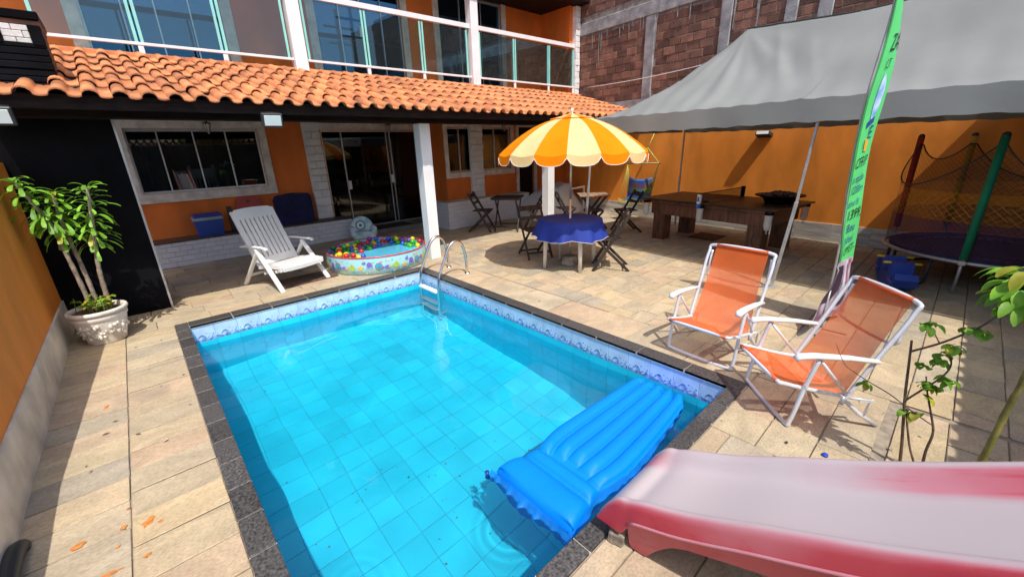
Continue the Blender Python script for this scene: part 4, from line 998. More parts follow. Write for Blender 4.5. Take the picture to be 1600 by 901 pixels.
# ------------------------------------------------------------------ feather flag
M_flag = mat('flag_green', (.13, .80, .24), .7, .06, 3, trans=.25); M_flagd = mat('flag_sleeve_green', (.04, .30, .07), .8, .1, 4)
M_ink = mat('print_black', (.012, .012, .016), .7, .1); M_inkb = mat('print_blue', (.02, .06, .28), .7, .1); M_inkw = mat('print_pale_blue', (.55, .68, .90), .7, .15, 9, col2=(.10, .30, .70)); M_inky = mat('print_yellow', (.80, .45, .03), .7, .15)
flag = thing('feather_flag', 'tall bright green feather flag with printed text standing behind the beach chairs', 'flag', (4.45, .68, 0))
FO = Vector((4.60, .66, 0)); FUx = Vector((.987, -.155, 0)); FN = Vector((-.155, -.987, 0))
def fp(s, z, o=0.0):
    c = .020*math.sin(2.6*z+.5)+.012*math.sin(7*z+9*s)*(.4 if z > .6 else 1.4)
    p = FO+FUx*((s-4.60)/.987)+FN*(o+c); return (p.x, p.y, z)
LE = [(.10, 4.23), (.22, 4.43), (.40, 4.56), (.70, 4.60), (1.2, 4.53), (1.68, 4.465), (2.0, 4.455), (2.28, 4.47), (2.7, 4.45), (2.95, 4.42), (3.06, 4.43)]
RE = [(.04, 5.03), (.22, 5.05), (.40, 5.02), (.70, 4.95), (1.2, 4.88), (1.68, 4.83), (2.0, 4.82), (2.28, 4.80), (2.55, 4.70), (2.75, 4.60), (3.06, 4.45)]
def interp(T, z):
    for (a, b), (c, d) in zip(T, T[1:]):
        if z <= c: t = (z-a)/(c-a); return b+(d-b)*max(0, min(1, t))
    return T[-1][1]
def fl(u, v, za, zb, o=0): z = za+(zb-za)*v; l = interp(LE, z); r = interp(RE, z); return fp(l+(r-l)*u, z if za > .3 else z+(.06-.06*u)*(1-v), o)
m = MB(); m.grid(12, 70, lambda u, v: fl(u, v, .66, 3.05)); part('cloth', m, M_flag, flag, world=True)
m = MB(); m.grid(3, 70, lambda u, v: fl(u*.13, v, .66, 3.0, .004)); part('sleeve', m, M_flagd, flag, world=True)
M_photo = mat('printed_photo', (.45, .36, .46), .7, .3, 7, col2=(.045, .020, .050)); 
m = MB(); m.grid(12, 24, lambda u, v: fl(u, v, .06, .66)); part('printed_photo', m, M_photo, flag, world=True)
for (u0, u1, v0, v1, mt) in ((.02, .33, .30, .92, 'photo_dark'), (.42, .62, .05, .98, 'photo_pale'), (.10, .8, .03, .12, 'photo_pink'), (.72, .84, .5, .98, 'photo_red'), (.60, .74, .2, .55, 'photo_dark')):
    mm_ = {'photo_dark': mat('photo_dark', (.04, .018, .05), .7, .2, 9), 'photo_pale': mat('photo_pale', (.60, .56, .66), .7, .2, 9), 'photo_pink': mat('photo_pink', (.30, .14, .20), .7, .3, 9), 'photo_red': mat('photo_red', (.45, .08, .08), .7, .4, 20, col2=(.10, .12, .40))}[mt]
    m = MB(); m.grid(4, 16, lambda u, v: fl(u0+(u1-u0)*u+.10*(v-.5), v0+(v1-v0)*v, .06, .66, .003)); part('photo_shape', m, mm_, flag, world=True)
m = MB(); m.tube(smooth_path([Vector(fp(interp(LE, z)+.015, z, -.006)) for z in (.40, .9, 1.4, 2.0, 2.6, 3.04)], 5), .010, 8); pz = Vector(fp(interp(LE, .4)+.015, .4, -.006)); m.tube([pz, (pz.x, pz.y, 0)], .011, 8)
for a in (0, PI/2): m.bar((pz.x-.2*math.cos(a), pz.y-.2*math.sin(a), .012), (pz.x+.2*math.cos(a), pz.y+.2*math.sin(a), .012), .02, .012)
part('pole', m, M_steel, flag, world=True)
def flag_text(txt, z, size, s0, mt, sx=1.0, tilt=.0):
    cu = bpy.data.curves.new('text', 'FONT'); cu.body = txt; cu.size = size; cu.resolution_u = 2
    to = bpy.data.objects.new('text', cu); COL.objects.link(to); bpy.context.view_layer.update()
    me0 = bpy.data.meshes.new_from_object(to.evaluated_get(bpy.context.evaluated_depsgraph_get()))
    bpy.data.objects.remove(to); bpy.data.curves.remove(cu)
    m = MB(); m.add([fp(s0+v.co.x*sx, z+v.co.y+v.co.x*tilt, .007) for v in me0.vertices], [tuple(p.vertices) for p in me0.polygons]); bpy.data.meshes.remove(me0)
    part('printed_text', m, mt, flag, world=True)
for a in (('ZA', 2.36, .17, 4.60, M_ink, .7), ('LT', 2.24, .10, 4.61, M_ink, .8), ('E', 1.72, .15, 4.68, M_inkb, 1.0), ('1', 1.64, .10, 4.60, M_inkb, .8), ('CFRIP', 1.48, .12, 4.55, M_ink, .78), ('a opção', 1.36, .09, 4.57, M_inkb, .75),
          ('1200m', 1.26, .10, 4.58, M_inkb, .8), ('zine lit', 1.15, .09, 4.59, M_inkb, .8), ('1399,', 1.03, .13, 4.61, M_ink, .95), ('Bau', .92, .11, 4.65, M_inkb, 1.0), ('Jabai', .815, .10, 4.65, M_inkb, .95), ('UMET-', .705, .11, 4.655, M_ink, .75)):
    flag_text(*a, tilt=.12)
m = MB(); m.grid(6, 20, lambda u, v: (lambda z, w: fp(4.655+.115*(1-abs(2*v-1)**3)*(u-.25), z, .005))(1.86+.36*v, 0)); part('printed_logo', m, M_inkw, flag, world=True)
m = MB(); m.grid(4, 6, lambda u, v: fp(4.645+.07*u, 1.62+.10*v, .006)); part('printed_logo', m, M_inky, flag, world=True)
m = MB(); m.grid(4, 4, lambda u, v: fp(4.60+.12*u, 1.80+.05*v+.05*u, .006)); part('printed_logo', m, M_inkb, flag, world=True)

# ------------------------------------------------------------------ trampoline with safety net
tr = thing('trampoline', 'round trampoline with coloured padded poles and safety net by the orange wall', 'trampoline', (7.60, -.36, 0))
TRR, TRZ = .985, .375
M_pad = mat('purple_pad', (.035, .022, .075), .7, .2, 5); M_tmat = mat('trampoline_mat', (.02, .012, .012), .7, .1); M_galv = mat('galvanised_tube', (.50, .50, .50), .4, .1, 10, metal=.6)
M_foam = {'red': mat('red_foam', (.42, .025, .012), .75, .08), 'green': mat('green_foam', (.0, .20, .10), .75, .08), 'yellow': mat('yellow_foam', (.55, .26, .01), .75, .08), 'blue': mat('blue_foam', (.02, .06, .35), .75, .08)}
m = MB(); m.tube([(TRR*math.cos(2*PI*k/56), TRR*math.sin(2*PI*k/56), TRZ) for k in range(56)], .021, 8, closed=True); part('frame', m, M_galv, tr)
m = MB(); m.lathe([(.0, TRZ+.008), (.70, TRZ+.008)], 48); part('jumping_mat', m, M_tmat, tr)
m = MB(); m.lathe([(.68, TRZ+.022), (.69, TRZ+.038), (.92, TRZ+.038), (.935, TRZ+.028), (.93, TRZ+.0)], 48); part('pad', m, M_pad, tr)
m = MB()
for k in range(48): a = 2*PI*k/48; m.tube([(.69*math.cos(a), .69*math.sin(a), TRZ+.004), (.94*math.cos(a), .94*math.sin(a), TRZ)], .006, 5)
part('springs', m, M_galv, tr)
PA = [rad(168), rad(66), rad(26), rad(240), rad(305)]; PC = ['green', 'red', 'yellow', 'blue', 'red']; PT = 1.70
for a, c in zip(PA, PC):
    x, y = (TRR+.03)*math.cos(a), (TRR+.03)*math.sin(a); o = None
    m = MB(); m.tube([(x, y, .50 if c != 'green' else .42), (x, y, PT)], .036, 12); o = part('padded_pole', m, M_foam[c], tr); m = MB(); m.sphere((x, y, PT+.01), .036, 10, 6); part('pole_cap', m, M_case, o)
    m = MB(); m.tube([(x, y, .03), (x, y, .5)], .016, 8); m.cbox((x-.03, y-.03, TRZ-.02), (x+.03, y+.03, TRZ+.03), .004); part('pole_sleeve', m, M_galv, tr)
for a in (rad(130), rad(225), rad(330), rad(45)):
    d = .36; p = [(.93*math.cos(a-d), .93*math.sin(a-d), TRZ), (.95*math.cos(a-d), .95*math.sin(a-d), .06), (.95*math.cos(a-d*.85), .95*math.sin(a-d*.85), .018), (.95*math.cos(a+d*.85), .95*math.sin(a+d*.85), .018), (.95*math.cos(a+d), .95*math.sin(a+d), .06), (.93*math.cos(a+d), .93*math.sin(a+d), TRZ)]
    m = MB(); m.tube(p, .017, 8); part('leg', m, M_case, tr)
def net_mat(name, col, base, lines):
    m = bpy.data.materials.new(name); m.use_nodes = True; N = m.node_tree.nodes; L = m.node_tree.links; b = N['Principled BSDF']; b.inputs['Base Color'].default_value = (*col, 1); b.inputs['Roughness'].default_value = .8
    tc = N.new('ShaderNodeTexCoord'); sp = N.new('ShaderNodeSeparateXYZ'); L.new(tc.outputs['Object'], sp.inputs[0])
    at = N.new('ShaderNodeMath'); at.operation = 'ARCTAN2'; L.new(sp.outputs[1], at.inputs[0]); L.new(sp.outputs[0], at.inputs[1])
    ws = []
    for sgn in (1, -1):
        q = N.new('ShaderNodeMath'); q.operation = 'MULTIPLY'; q.inputs[1].default_value = .95*sgn; L.new(at.outputs[0], q.inputs[0])
        s = N.new('ShaderNodeMath'); s.operation = 'ADD'; L.new(q.outputs[0], s.inputs[0]); L.new(sp.outputs[2], s.inputs[1])
        k = N.new('ShaderNodeMath'); k.operation = 'PINGPONG'; k.inputs[1].default_value = lines; L.new(s.outputs[0], k.inputs[0])
        l = N.new('ShaderNodeMath'); l.operation = 'LESS_THAN'; l.inputs[1].default_value = lines*.10; L.new(k.outputs[0], l.inputs[0]); ws.append(l)
    mx = N.new('ShaderNodeMath'); mx.operation = 'MAXIMUM'; L.new(ws[0].outputs[0], mx.inputs[0]); L.new(ws[1].outputs[0], mx.inputs[1])
    mr = N.new('ShaderNodeMapRange'); L.new(mx.outputs[0], mr.inputs[0]); mr.inputs[3].default_value = base; mr.inputs[4].default_value = .65
    tp = N.new('ShaderNodeBsdfTransparent'); ms = N.new('ShaderNodeMixShader'); L.new(mr.outputs[0], ms.inputs[0]); L.new(tp.outputs[0], ms.inputs[1]); L.new(b.outputs[0], ms.inputs[2]); L.new(ms.outputs[0], N['Material Output'].inputs[0]); return m
def ntop(a):
    s = sorted(x % (2*PI) for x in PA); a %= 2*PI
    for i in range(len(s)):
        lo = s[i]; hi = s[(i+1) % len(s)]; hi += 2*PI if hi <= lo else 0; aa = a if a >= lo else a+2*PI
        if lo <= aa <= hi: t = (aa-lo)/(hi-lo); return 1.66-.50*min(1, (hi-lo)/1.4)*(4*t*(1-t))**.9
    return 1.6
for nm, z0, z1, col, base, ln in (('lower_net', .42, .80, (.06, .03, .09), .30, .03), ('yellow_net', .80, 1.12, (.60, .28, .02), .03, .04), ('upper_net', 1.12, 1.7, (.03, .03, .02), .20, .03)):
    m = MB(); m.grid(90, 6, lambda u, v, z0=z0, z1=z1: (TRR*.99*math.cos(2*PI*u), TRR*.99*math.sin(2*PI*u), z0+(min(z1, max(z0+.001, ntop(2*PI*u)))-z0)*v)); part(nm, m, net_mat(nm, col, base, ln), tr)
m = MB(); m.tube([(TRR*math.cos(2*PI*k/90), TRR*math.sin(2*PI*k/90), ntop(2*PI*k/90)) for k in range(90)], .008, 6, closed=True); part('net_cord', m, M_case, tr)
# blue see-saw
M_ssb = mat('blue_moulded_plastic', (.012, .05, .30), .35, .08); M_yel = mat('yellow_plastic', (.75, .48, .02), .4, .08)
ss = thing('seesaw', 'blue plastic see-saw with yellow handles beside the trampoline', 'see-saw', (6.57, .36, 0), math.atan2(.30, .95))
prof_t = [(-.46, .20), (-.40, .26), (-.30, .17), (-.24, .18), (-.20, .34), (-.12, .35), (-.08, .20), (.08, .20), (.12, .35), (.20, .34), (.24, .18), (.30, .17), (.40, .26), (.46, .20), (.40, .10), (.22, .02), (0, .0), (-.22, .02), (-.40, .10)]
m = MB(); m.prism(prof_t[::-1], lambda u, v, d: (u, d, v), -.10, .10); part('body', m, M_ssb, ss)
for s_ in (-1, 1): m = MB(); m.cbox((s_*.33-.09, -.13, .13), (s_*.33+.09, .13, .17), .012); part('seat', m, M_ssb, ss)
for s_ in (-1, 1): m = MB(); m.tube([(s_*.16, -.17, .33), (s_*.16, -.02, .33)], .014, 8); m.tube([(s_*.16, .02, .33), (s_*.16, .17, .33)], .014, 8); m.tube([(s_*.16, -.02, .33), (s_*.16, .02, .33)], .01, 8); part('handle', m, M_yel, ss)

# ------------------------------------------------------------------ orange beach chairs
M_sling = mat('orange_sling_mesh', (.84, .15, .018), .7, .06, 4, .0006, 400, alpha=.72, trans=.22)
M_tubew = mat('white_lacquered_tube', (.74, .76, .82), .3, .05, 5, metal=.25, spec=.6)
def beach_chair(loc, rz, lab, back=(.30, .86)):
    t = thing('beach_chair', lab, 'beach chair', loc, rz, 'orange beach chairs'); w = .255; r = .0135
    by, bz = back
    m = MB(); m.tube(smooth_path([(-w-.02, -.15, .49), (-w-.02, -.20, .27), (-w-.02, -.24, .05), (-w+.03, -.25, .012), (w-.03, -.25, .012), (w+.02, -.24, .05), (w+.02, -.20, .27), (w+.02, -.15, .49)], 5), r, 8); part('front_leg_frame', m, M_tubew, t)
    m = MB(); m.tube(smooth_path([(-w, .10, .215), (-w, -.10, .255), (-w, -.30, .305), (-w+.05, -.345, .315), (w-.05, -.345, .315), (w, -.30, .305), (w, -.10, .255), (w, .10, .215)], 5), r, 8); part('seat_frame', m, M_tubew, t)
    d = Vector((0, by-.06, bz-.20)).normalized(); B0 = Vector((0, .06, .20)); TL = math.hypot(by-.06, bz-.20)
    def bp_(x, s): p = B0+d*s*TL; return (x, p.y, p.z)
    m = MB(); m.tube(smooth_path([bp_(-w-.01, -.05), bp_(-w-.01, .5), bp_(-w-.01, .90), bp_(-w+.04, 1.0), bp_(w-.04, 1.0), bp_(w+.01, .90), bp_(w+.01, .5), bp_(w+.01, -.05)], 5), r, 8); part('back_frame', m, M_tubew, t)
    n = Vector((0, d.z, -d.y))
    def hb(x, s, o): p = Vector(bp_(x, s))+n*o; return tuple(p)
    m = MB(); m.tube(smooth_path([hb(-w+.012, .93, .012), hb(-w+.01, .72, .04), hb(-w+.05, .60, .055), hb(w-.05, .60, .055), hb(w-.01, .72, .04), hb(w-.012, .93, .012)], 5), .010, 8); part('headrest_bar', m, M_tubew, t)
    for s_ in (-1, 1):
        m = MB(); m.tube([(s_*(w+.005), .03, .235), (s_*(w+.005), .17, .10), (s_*(w+.005), .30, .012)], r, 8); part('rear_leg', m, M_tubew, t)
        m = MB(); m.tube([(s_*(w+.02), -.135, .475), (s_*(w+.012), .07, .235)], .009, 8); part('arm_strut', m, M_tubew, t)
        m = MB(); m.tube([(s_*(w+.012), .10, .215), (s_*(w+.012), .22, .20), (s_*(w+.012), .20, .09)], .008, 6); m.cbox((s_*w-.006+s_*.012, .15, .185), (s_*w+.006+s_*.012, .235, .205), .003); part('ratchet', m, M_tubew, t)
        m = MB(); P = [(s_*(w+.02), -.29, .487), (s_*(w+.02), -.27, .508), (s_*(w+.02), -.18, .512), (s_*(w+.02), .02, .498), (s_*(w+.02), bp_(0, .42)[1]+.01, .475)]
        m.tube(P, [.024, .030, .029, .025, .021], 10, flat=.62); part('armrest', m, M_wplas, t)
    m = MB(); 
    def seat(u, v):
        if v < .42: q = v/.42; return (-w+.008+(2*w-.016)*u, -.335+.40*q, .318-.105*q-.035*math.sin(PI*q)*math.sin(PI*u)**.5)
        q = (v-.42)/.58; wq = w-.012-.030*min(1, q*1.6); p = Vector(bp_(-wq+2*wq*u, q*.985)); o = n*(.030*math.sin(PI*min(1, q*1.1))*math.sin(PI*u)**.5+.006*math.sin(20*u)*q*(1-q)); return tuple(p+o+Vector((0, 0, .0)))
    m.grid(10, 30, seat); part('sling', m, M_sling, t)
    m = MB(); m.tube([(-w+.02, -.343, .315), (w-.02, -.343, .315)], .016, 8); part('seat_hem', m, M_sling, t); m = MB(); m.tube([bp_(-w+.045, 1.0), bp_(w-.045, 1.0)], .016, 8); part('top_hem', m, M_sling, t)
    return t
beach_chair((3.45, 1.21, 0), face_angle(-1, .06), 'orange beach chair standing at the pool edge, left of the other orange chair')
beach_chair((3.10, .45, 0), face_angle(-.69, .72), 'orange beach chair nearest the slide with its back half in shade', (.34, .84))

# ------------------------------------------------------------------ white recliner
rc = thing('recliner', 'white plastic recliner with slatted back on a brown mat', 'recliner chair', (1.356, 6.325, 0), face_angle(.33, -.94))
def bkp(x, s, o=0):
    y0_, z0_, y1_, z1_ = .12, .30, .50, 1.04; c = -.05*math.sin(PI*s)
    return (x, y0_+(y1_-y0_)*s+o*.88, z0_+(z1_-z0_)*s-o*.46+c*.3)
bwid = lambda s: .285-.02*(s > .93)*(s-.93)/.07
m = MB(); N_ = 8; gap = .019; sw = .57/8.6
def plank(x0, x1, s0, s1, th=.018, top=None):
    m_ = MB(); n = 8; vs = []
    for j in range(n+1):
        s = s0+(s1-s0)*j/n
        for x in (x0, x1): vs.append(bkp(x, s, 0)); vs.append(bkp(x, s, th))
    fs = []
    for j in range(n):
        a = j*4; fs += [(a, a+2, a+6, a+4), (a+1, a+5, a+7, a+3), (a, a+4, a+5, a+1), (a+2, a+3, a+7, a+6)]
    fs += [(0, 1, 3, 2), (n*4, n*4+2, n*4+3, n*4+1)]
    m_.add(vs, fs); return m_
for k in range(9):
    xc = -.255+k*.0638; part('back_slat', plank(xc-.0225, xc+.0225, .12, .84), M_wplas, rc)
m = MB(); n = 12; top = [(-.285+.57*k/n, .985+.02*math.sin(PI*k/n)-(.03 if k in (0, n) else 0)) for k in range(n+1)]
vs = [bkp(x, .83, -.003) for x, s in top]+[bkp(x, s, -.003) for x, s in top]+[bkp(x, .83, .024) for x, s in top]+[bkp(x, s, .024) for x, s in top]; w_ = n+1; fs = []
for k in range(n): fs += [(k, k+1, w_+k+1, w_+k), (2*w_+k+1, 2*w_+k, 3*w_+k, 3*w_+k+1), (w_+k, w_+k+1, 3*w_+k+1, 3*w_+k), (k+1, k, 2*w_+k, 2*w_+k+1)]
fs += [(0, w_, 3*w_, 2*w_), (n, 2*w_+n, 3*w_+n, w_+n)]; m.add(vs, fs); part('headrest', m, M_wplas, rc)
part('back_base', plank(-.285, .285, 0, .13, .022), M_wplas, rc)
for a_, b_ in ((-.30, -.277), (.277, .30)): part('back_rail', plank(a_, b_, .0, .97, .03), M_wplas, rc)
m = MB()
def stp(u, v, o=0): x = -.30+.60*u; y = -.43+.56*v; return (x, y, .345-.045*v+.016*math.sin(PI*v)-.022*max(0, 1-v/.16)**2-.012*math.sin(PI*u)-o)
m.grid(10, 14, lambda u, v: stp(u, v)); m.grid(10, 14, lambda u, v: stp(u, v, .022), flip=True)
m.grid(10, 1, lambda u, v: stp(u, 0, .05*(1-v))); m.grid(14, 1, lambda u, v: stp(0, 1-u, .05*(1-v))); m.grid(14, 1, lambda u, v: stp(1, u, .05*(1-v))); m.grid(10, 1, lambda u, v: stp(1-u, 1, .03*(1-v))); part('seat', m, M_wplas, rc)
for s_ in (-1, 1):
    x = s_*.335
    m = MB(); m.bar((x, .02, .55), (x+s_*.02, -.42, 0), .045, .06, 0, (1, 0, 0), .012); part('front_leg', m, M_wplas, rc)
    m = MB(); m.bar((x, -.02, .54), (x+s_*.01, .46, 0), .045, .055, 0, (1, 0, 0), .012); part('rear_leg', m, M_wplas, rc)
    m = MB(); P = smooth_path([(x, .36, .555), (x, .2, .575), (x, -.05, .58), (x+s_*.005, -.19, .575), (x+s_*.005, -.225, .555)], 4); m.tube(P, [.028]*(len(P)-1)+[.02], 10, flat=.55); part('armrest', m, M_wplas, rc)
    m = MB(); m.cbox((x-s_*.02-.012, -.41, .27), (x-s_*.02+.012, -.35, .335), .004); part('seat_bracket', m, M_wplas, rc)
m = MB(); m.bar((-.33, .33, .15), (.33, .33, .15), .03, .035); m.bar((-.30, -.25, .255), (.30, -.25, .255), .03, .035); m.bar((-.3, .02, .20), (.3, .02, .20), .02, .03); part('stretcher', m, M_wplas, rc)

# ------------------------------------------------------------------ paddling pool with balls
KC = Vector((2.74, 6.33, 0)); KR, KH = .765, .265
M_vin = mat('printed_vinyl', (.30, .62, .70), .3, .15, 5, col2=(.40, .70, .76)); M_vinr = mat('red_vinyl_rim', (.62, .05, .07), .3, .1); M_vini = mat('blue_vinyl_inside', (.16, .56, .80), .3, .06, 4)
kp = thing('paddling_pool', 'small round paddling pool printed with sea animals and full of balls', 'paddling pool', KC)
m = MB(); m.lathe([(KR-.03, .0), (KR, .01), (KR+.012, .12), (KR, KH)], 56); part('wall', m, M_vin, kp)
m = MB(); m.lathe([(0, .012), (KR-.04, .014), (KR-.012, .03), (KR-.006, KH-.002)], 56); m.f = [f[::-1] for f in m.f]; part('lining', m, M_vini, kp)
m = MB(); m.tube([((KR-.002)*math.cos(2*PI*k/64), (KR-.002)*math.sin(2*PI*k/64), KH) for k in range(64)], .011, 8, closed=True); part('rim', m, M_vinr, kp)
wt = MB(); wt.lathe([(0, .185), (KR-.016, .185)], 48); M_kw = mat('paddling_water', (.10, .50, .72), .04, .05, 3, .0015, 9, spec=.6); o = part('pool_water', wt, M_kw, kp)
cols = [mat('print_purple', (.22, .16, .55), .4, .1), mat('print_lime', (.40, .58, .10), .4, .1), mat('print_brown', (.42, .17, .10), .4, .1), mat('print_cyan', (.03, .45, .62), .4, .1), mat('print_gold', (.78, .55, .06), .4, .1), mat('print_pink', (.75, .30, .38), .4, .1)]
pr_ = MB(); rr = random.Random(21)
def wallp(a, z, o=.004): r = (KR+.012*math.sin(PI*min(1, z/.24)))+o; return (r*math.cos(a), r*math.sin(a), z)
def shape(pts, a0, z0, mi, o=.004): pr_.prism(pts, lambda u, v, d: wallp(a0+u/KR, z0+v, o+d), 0, .0012, mi)
def ell(rx, rz_, n=12, ph=0): return [(rx*math.cos(2*PI*k/n+ph), rz_*math.sin(2*PI*k/n+ph)) for k in range(n)]
k = 0; a = rad(150)
while a < rad(345):
    kind = k % 5; z = rr.uniform(.11, .15)
    if kind == 0: shape(ell(.055, .055, 16), a, z, 2); shape(ell(.042, .042, 16), a, z, 3, .006); shape(ell(.02, .012), a+.01, z-.01, 0, .008)
    elif kind == 1: shape(ell(.05, .028), a, z, 0); shape([(-.045, 0), (-.085, .03), (-.085, -.03)], a, z, 0); shape(ell(.018, .02), a+.03/KR, z, 4, .006); shape(ell(.007, .007, 8), a+.035/KR, z+.006, 2, .008)
    elif kind == 2: shape(ell(.045, .045, 14), a, z, 1); shape([(-.04, 0), (-.07, .03), (-.065, -.03)], a, z, 1); shape([(-.02, .03), (.0, .07), (.02, .03)], a, z, 1, .006); shape(ell(.010, .010, 8), a+.022/KR, z+.008, 4, .006)
    elif kind == 3: shape([(.05*(.45 if j % 2 else 1)*math.cos(PI*j/5+.3), .05*(.45 if j % 2 else 1)*math.sin(PI*j/5+.3)) for j in range(10)], a, z-.03, 4); shape(ell(.03, .022), a+.05/KR, z+.05, 0)
    else:
        shape(ell(.04, .035), a, z+.02, 0)
        for q in range(5): shape([(-.035+.017*q, 0), (-.025+.017*q, 0), (-.04+.022*q, -.06), (-.048+.022*q, -.055)], a, z+.01, 0)
    for q in range(4): shape(ell(rr.uniform(.008, .018), rr.uniform(.006, .014), 8), a+rr.uniform(-.1, .1), rr.choice([.04, .05, .06, .2, .21]), rr.choice([1, 3, 4, 5]))
    a += .128/KR*1.0; k += 1
o = part('printed_sea_animals', pr_, cols, kp)
BC = {'red': (.55, .02, .025), 'blue': (.02, .10, .55), 'green': (.05, .42, .03), 'yellow': (.80, .58, .02), 'dark green': (.02, .16, .05), 'purple': (.20, .05, .30)}
bme = {c: MB().sphere((0, 0, 0), .042, 14, 10).mesh('ball', mat('ball_'+c.replace(' ', '_'), v, .25, .05, coat=.2)) for c, v in BC.items()}
placed = []; rr = random.Random(8)
def try_ball(a, r, z):
    x, y = r*math.cos(a), r*math.sin(a)
    if r > KR-.05: return
    if all((x-p[0])**2+(y-p[1])**2+(z-p[2])**2 >.080**2 for p in placed): placed.append((x, y, z))
for i in range(2200):
    if len(placed) > 118: break
    u = rr.random()
    if u < .5: a = rad(rr.uniform(98, 214)); r = KR-.05-.32*rr.random()**1.2
    elif u < .85: a = rad(rr.uniform(-22, 42)); r = KR-.05-.20*rr.random()**1.3
    elif u < .97: a = rad(rr.uniform(40, 100)); r = KR-.05-.09*rr.random()
    else: a = rad(rr.uniform(60, 170)); r = rr.uniform(.2, .5)
    z = .205+(.058 if rr.random() < .13 and r > .55 else 0); try_ball(a, r, z)
cn = list(BC)
for p in placed:
    c = rr.choices(cn, [22, 19, 18, 21, 9, 11])[0]
    tag(link('ball', bme[c], None, KC+Vector(p)), c+' plastic ball in the printed paddling pool', 'ball', c+' balls in the paddling pool')
# baby chair by the ledge
M_sea = mat('sea_print_fabric', (.70, .74, .76), .7, .06, 7, col2=(.22, .48, .54))
bc = thing('baby_chair', 'padded baby chair with blue sea print behind the paddling pool', 'baby chair', (3.32, 8.22, 0), face_angle(-.25, -.97))
m = MB(); m.prism([(.215*math.cos(2*PI*k/24), .27+.215*math.sin(2*PI*k/24)*.95) for k in range(24)], lambda u, v, d: (u, d+.10*v, v), .05, .15); part('backrest', m, M_sea, bc)
m = MB(); m.cbox((-.21, -.24, .02), (.21, .10, .20), .04); part('seat', m, M_sea, bc)
for s_ in (-1, 1): m = MB(); m.cbox((s_*.20-.05, -.20, .10), (s_*.20+.05, .12, .30), .035); part('armrest', m, M_sea, bc)
m = MB()
for rr_, mi in ((.10, 0), (.075, 1), (.03, 0)): m.prism([(-.03+rr_*math.cos(2*PI*k/20), .30+rr_*math.sin(2*PI*k/20)) for k in range(20)], lambda u, v, d: (u, d+.10*v, v), .047-.002*(.1-rr_)*100*.3, .049, mi)
part('printed_whale_ring', m, [mat('print_teal', (.05, .22, .28), .6, .2, 12), mat('print_white', (.75, .78, .80), .6, .05)], bc)

# ------------------------------------------------------------------ pool ladder
M_chr = mat('polished_steel', (.72, .72, .72), .14, .04, 10, metal=1.0)
ld = thing('pool_ladder', 'polished steel pool ladder with white treads in the back corner', 'ladder', (3.1, 4.96, 0))
for y in (5.20, 4.72):
    P = smooth_path([(3.365, y, 0), (3.355, y, .22), (3.31, y, .42), (3.21, y, .505), (3.09, y, .45), (2.98, y, .25), (2.875, y, .02), (2.845, y, -.20), (2.845, y, -.62), (2.845, y, -1.0)], 6)
    m = MB(); m.tube(P, .0205, 12); part('rail', m, M_chr, ld, world=True)
    m = MB(); m.lathe([(.0205, .018), (.034, .014), (.042, .0)], 16, (3.365, y, 0)); part('flange', m, M_chr, ld, world=True)
for z in (-.17, -.44, -.71):
    m = MB(); m.cbox((2.80, 4.735, z-.014), (2.885, 5.185, z+.014), .006); part('tread', m, M_wplas, ld, world=True)
m = MB()
for y in (5.20, 4.72): m.tube([(2.85, y, -.85), (2.955, y, -.85)], .012, 8); m.sphere((2.945, y, -.85), .02, 8, 6)
part('bumper', m, M_wplas, ld, world=True)

# ------------------------------------------------------------------ inflatable mattress
M_infl = mat('blue_vinyl_inflatable', (.0, .215, .84), .5, .04, 2.5, .003, 6, sss=.15, spec=.22)
fl_ = thing('air_mattress', 'bright blue inflatable mattress floating across the pool by the slide', 'air mattress', (2.1, 1.36, ZW))
fx0, fx1 = 1.30, 2.935
def fy(u):                                              # plan outline
    lo = 1.035+.02*u+.10*u**2+.030*max(0, (u-.93)/.07)**2; hi = 1.68-.05*u-.01*u**2-.035*max(0, (u-.93)/.07)**2; pin = .05*math.exp(-((u-.20)/.10)**2); return lo+pin, hi-pin
def fz(u, v):
    e = (max(0, 1-abs(2*v-1)**10))**.5
    endr = max(0, 1-max(0, (u-.955)/.045)**2)**.5 if u > .955 else 1
    if u < .145: q = u/.145; return .015+.078*(max(0, 1-(2*q-1)**2))**.42*e
    if u < .215: q = (u-.145)/.07; b_ = .050*(max(0, 1-(2*q-1)**2))**.5*e; ps = .03
    else: b_ = 0; ps = min(1, (u-.215)/.05)
    lanes = 5; f = (v*lanes) % 1; lane = int(min(lanes-1, v*lanes)); st = (-.01, .03, .045, .03, -.02)[lane]
    ps = max(0, min(1, (u-.215-st*.8)/.06)) if u >= .215 else 0
    tube = (max(0, 1-(2*f-1)**2))**.5
    h = .040+(.050*tube)*(ps**.5)*endr
    return max(b_+.03, h*max(.15, e if v < .02 or v > .98 else 1))
def fpt(u, v, top=True):
    lo, hi = fy(u); ins = .035*abs(math.sin(PI*5*v)) if u > .9 else 0
    x = fx0+(fx1-fx0)*u-(ins*0 if u < .95 else (1-abs(math.sin(PI*5*v)))*.03)
    if u < .02: x += .02*(abs(2*v-1))**2
    z = fz(u, v)
    return (x-2.1, lo+(hi-lo)*v-1.36, (z-.005) if top else -.05*(1 if .02 < u < .98 and .02 < v < .98 else .2))
m = MB(); m.grid(150, 96, lambda u, v: fpt(u, v)); m.grid(40, 24, lambda u, v: fpt(u, v, False), flip=True)
part('air_chambers', m, M_infl, fl_)
M_film = mat('blue_vinyl_film', (.01, .26, .86), .2, .1, 8, .004, 20, alpha=.8, trans=.3)
m = MB(); rr = random.Random(6)
